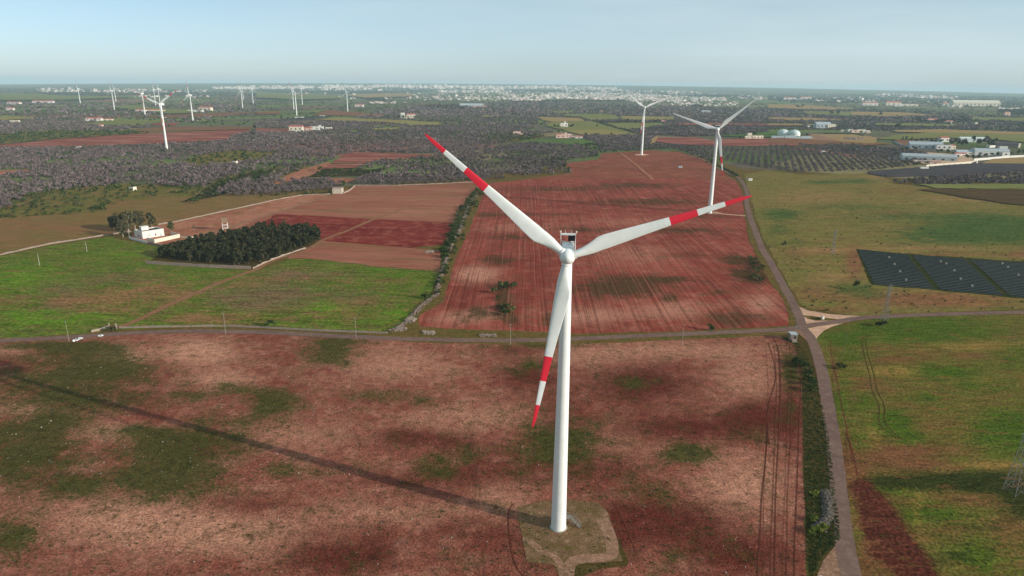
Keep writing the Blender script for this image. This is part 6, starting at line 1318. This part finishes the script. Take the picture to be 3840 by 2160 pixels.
town('3a', [(1650, 365), (2000, 378), (1900, 390), (1700, 385)], 60, 1.0); town('3a', [(-150, 255), (350, 258), (300, 300), (-150, 295)], 110, 1.1); town('3a', [(500, 232), (1700, 245), (2200, 285), (1700, 290), (900, 262), (500, 255)], 330, 1.5); town('2a', [(1300, 268), (2576, 262), (2576, 345), (2100, 350), (1300, 330)], 170, 1.0); town('3a', [(1300, 345), (2300, 345), (2300, 400), (1700, 395), (1200, 365)], 80, .9)
town('3a', [(0, 205), (600, 205), (1050, 225), (1040, 240), (500, 225), (0, 225)], 520, 2.2); town('2a', [(0, 205), (900, 197), (1300, 190), (1700, 193), (2576, 210), (2576, 232), (1800, 225), (1400, 210), (700, 225), (0, 225)], 1500, 2.2)
town('1a', [(2130, 212), (2576, 205), (2576, 228), (2150, 228)], 130, 2.2); town('2a', [(1830, 240), (2400, 235), (2576, 250), (2300, 268), (1850, 262)], 200, 1.6); town('2a', [(900, 222), (1500, 225), (1800, 232), (1300, 245), (500, 240)], 90, 1.5)
town('2a', [(1600, 300), (2100, 300), (2576, 315), (2560, 335), (2000, 330), (1650, 320)], 130, .9); town('2a', [(1150, 360), (1500, 365), (1500, 372), (1150, 372)], 30, .9); town('2a', [(500, 265), (1300, 275), (1000, 330), (450, 320)], 40, 1.1)
town('1a', [(350, 220), (1100, 225), (2100, 235), (2100, 262), (1000, 265), (350, 250)], 200, 1.3); town('1a', [(380, 250), (1200, 245), (1200, 258), (400, 258)], 50, 1.0); town('1a', [(1200, 290), (2100, 285), (2100, 310), (1200, 320)], 40, 1.0)
town('4a', [(150, 318), (800, 318), (1100, 340), (1100, 365), (700, 360), (400, 345), (150, 345)], 90, 1.2); town('4a', [(1050, 285), (1300, 285), (1900, 305), (1880, 330), (1500, 318), (1080, 302)], 190, 1.9); town('4a', [(1700, 400), (1950, 400), (1950, 412), (1700, 412)], 16, 1.0); town('4a', [(2300, 420), (2700, 418), (2700, 432), (2350, 432)], 26, 1.0)
town('3a', [(2180, 280), (2300, 285), (2576, 320), (2576, 340), (2300, 320), (2180, 300)], 60, 1.2); town('4a', [(0, 290), (700, 290), (1500, 340), (2576, 345), (2576, 420), (1700, 380), (700, 330), (0, 320)], 60, 1.0)
tb = np.array(tb); tb = tb[np.argsort(np.hypot(tb[:, 0], tb[:, 1]) / tb[:, 2])]
print('town houses', len(tb))
hm = [HV[i].mesh('wall', TM) for i in range(6)]
for i, (x, y, s) in enumerate(tb[:300]):
    v = int(rng.choice([0, 1, 2, 4, 1, 3])); o = link('town_house', hm[v], loc=(x, y, float(terrain(x, y)) - .5), rot=(0, 0, rng.uniform(-.5, .5))); o.scale = (s, s, s * rng.uniform(.5, .85))
    tag(o, 'pale little house in the crowd of the white town on the plain', 'house', 'nearest houses of the white town')
V = []; F = []; MI = []
arrs = [(np.array(h.v), [tuple(f) for f in h.f if len(f) == 4], [m_ for f, m_ in zip(h.f, h.m) if len(f) == 4]) for h in HV]
for x, y, s in tb[300:]:
    v, f, mi = arrs[int(rng.choice([1, 1, 3, 4, 5, 2, 0]))]; a = rng.uniform(-.6, .6); c, s_ = math.cos(a), math.sin(a); b = sum(len(q) for q in V)
    V.append(np.stack([x + (v[:, 0] * c - v[:, 1] * s_) * s, y + (v[:, 0] * s_ + v[:, 1] * c) * s, float(terrain(x, y)) - .5 + v[:, 2] * s * (.7 if s < 1.4 else .9)], 1)); F.append(np.array(f) + b); MI += mi
tag(link('distant_town', uniform_mesh('distant_town', np.concatenate(V), np.concatenate(F), TM, MI)), 'mass of tiny white houses of the far towns', None, None, 'stuff')
# domed church and tower in the town
p = g(*X('3a', 1280, 300)); r_ = empty('domed_church', (p[0], p[1], 0)); tag(r_, 'pale domed church rising above the white town', 'church')
m = MB(); m.box((0, 0, 12), (44, 34, 24)); m.box((0, 0, 28), (24, 24, 10)); m.build('wall', M['cream'], r_)
m = MB(); m.lathe([(11 * math.cos(t_), 33 + 13 * math.sin(t_)) for t_ in np.linspace(0, 1.45, 8)], 24); m.bar((0, 0, 45), (0, 0, 54), 1.6, 8); m.build('dome', M['greyroof'], r_)
p = g(*X('3a', 2484, 290)); r_ = empty('water_tower', (p[0], p[1], 0)); tag(r_, 'far white water tower right of the second turbine blade tip', 'water tower'); m = MB(); m.bar((0, 0, 0), (0, 0, 40), 3.0, 12); m.build('shaft', M['plaster'], r_); m = MB(); m.lathe([(3, 38), (9, 44), (9, 50), (0.2, 52)], 20); m.build('tank', M['plaster'], r_)
# far woods between the houses
fw = []
for crop, poly, sp, kp in [('1a', [(0, 225), (350, 215), (1500, 235), (2100, 240), (2576, 260), (2576, 300), (1500, 300), (1400, 260), (0, 262)], 60, .4), ('1a', [(190, 272), (700, 262), (1400, 270), (2000, 265), (1950, 285), (600, 290)], 34, .9), ('1a', [(890, 300), (1200, 292), (1000, 325)], 34, .9),
                           ('2a', [(0, 232), (500, 235), (700, 245), (1400, 225), (1800, 235), (1700, 262), (900, 275), (0, 262)], 45, .65), ('2a', [(1120, 335), (1300, 318), (1300, 350)], 26, .9), ('2a', [(1640, 395), (2140, 395), (2100, 435), (1700, 420)], 22, .7), ('2a', [(0, 205), (2576, 200), (2576, 240), (1500, 235), (0, 240)], 70, .25),
                           ('3a', [(0, 235), (600, 240), (1100, 245), (1650, 265), (2400, 290), (2400, 315), (1500, 285), (600, 262), (0, 262)], 45, .7), ('3a', [(500, 328), (700, 340), (1100, 345), (1200, 352), (800, 350)], 22, .9), ('3a', [(1800, 392), (1910, 395), (1900, 403), (1810, 400)], 20, 1), ('3a', [(0, 350), (640, 345), (500, 362), (0, 362)], 30, .7),
                           ('4a', [(0, 275), (2576, 305), (2576, 420), (1600, 385), (800, 345), (0, 320)], 60, .45), ('4a', [(2300, 440), (2700, 435), (2700, 488), (2400, 485)], 28, .9), ('4a', [(0, 300), (800, 330), (1000, 375), (400, 370), (0, 340)], 45, .5)]:
    fw.append(scatter(CR(crop, poly), sp, [], jitter=.5, keep=kp))
fw = np.concatenate(fw); fw = fw[visible(fw)]
mass('far_woods', fw, M['pine'], [(1e9, 10, 3.6, 8.0, 2.6)], 'dark far woods and hedges before the horizon', 45, kmax=1.6)

# ------------------------------------------------------------------ air
t = bpy.data.materials.new('haze'); t.use_nodes = True; nn = t.node_tree; nn.nodes.clear(); o_ = nn.nodes.new('ShaderNodeOutputMaterial'); pv = nn.nodes.new('ShaderNodeVolumePrincipled')
pv.inputs['Color'].default_value = (0.64, 0.87, 1.0, 1); pv.inputs['Density'].default_value = HAZE; pv.inputs['Anisotropy'].default_value = 0.0; nn.links.new(pv.outputs[0], o_.inputs['Volume'])
m = MB(); m.box((0, 0, 84), (47000, 47000, 172)); tag(m.build('haze', t), None, None, None, 'stuff')
print('script done')
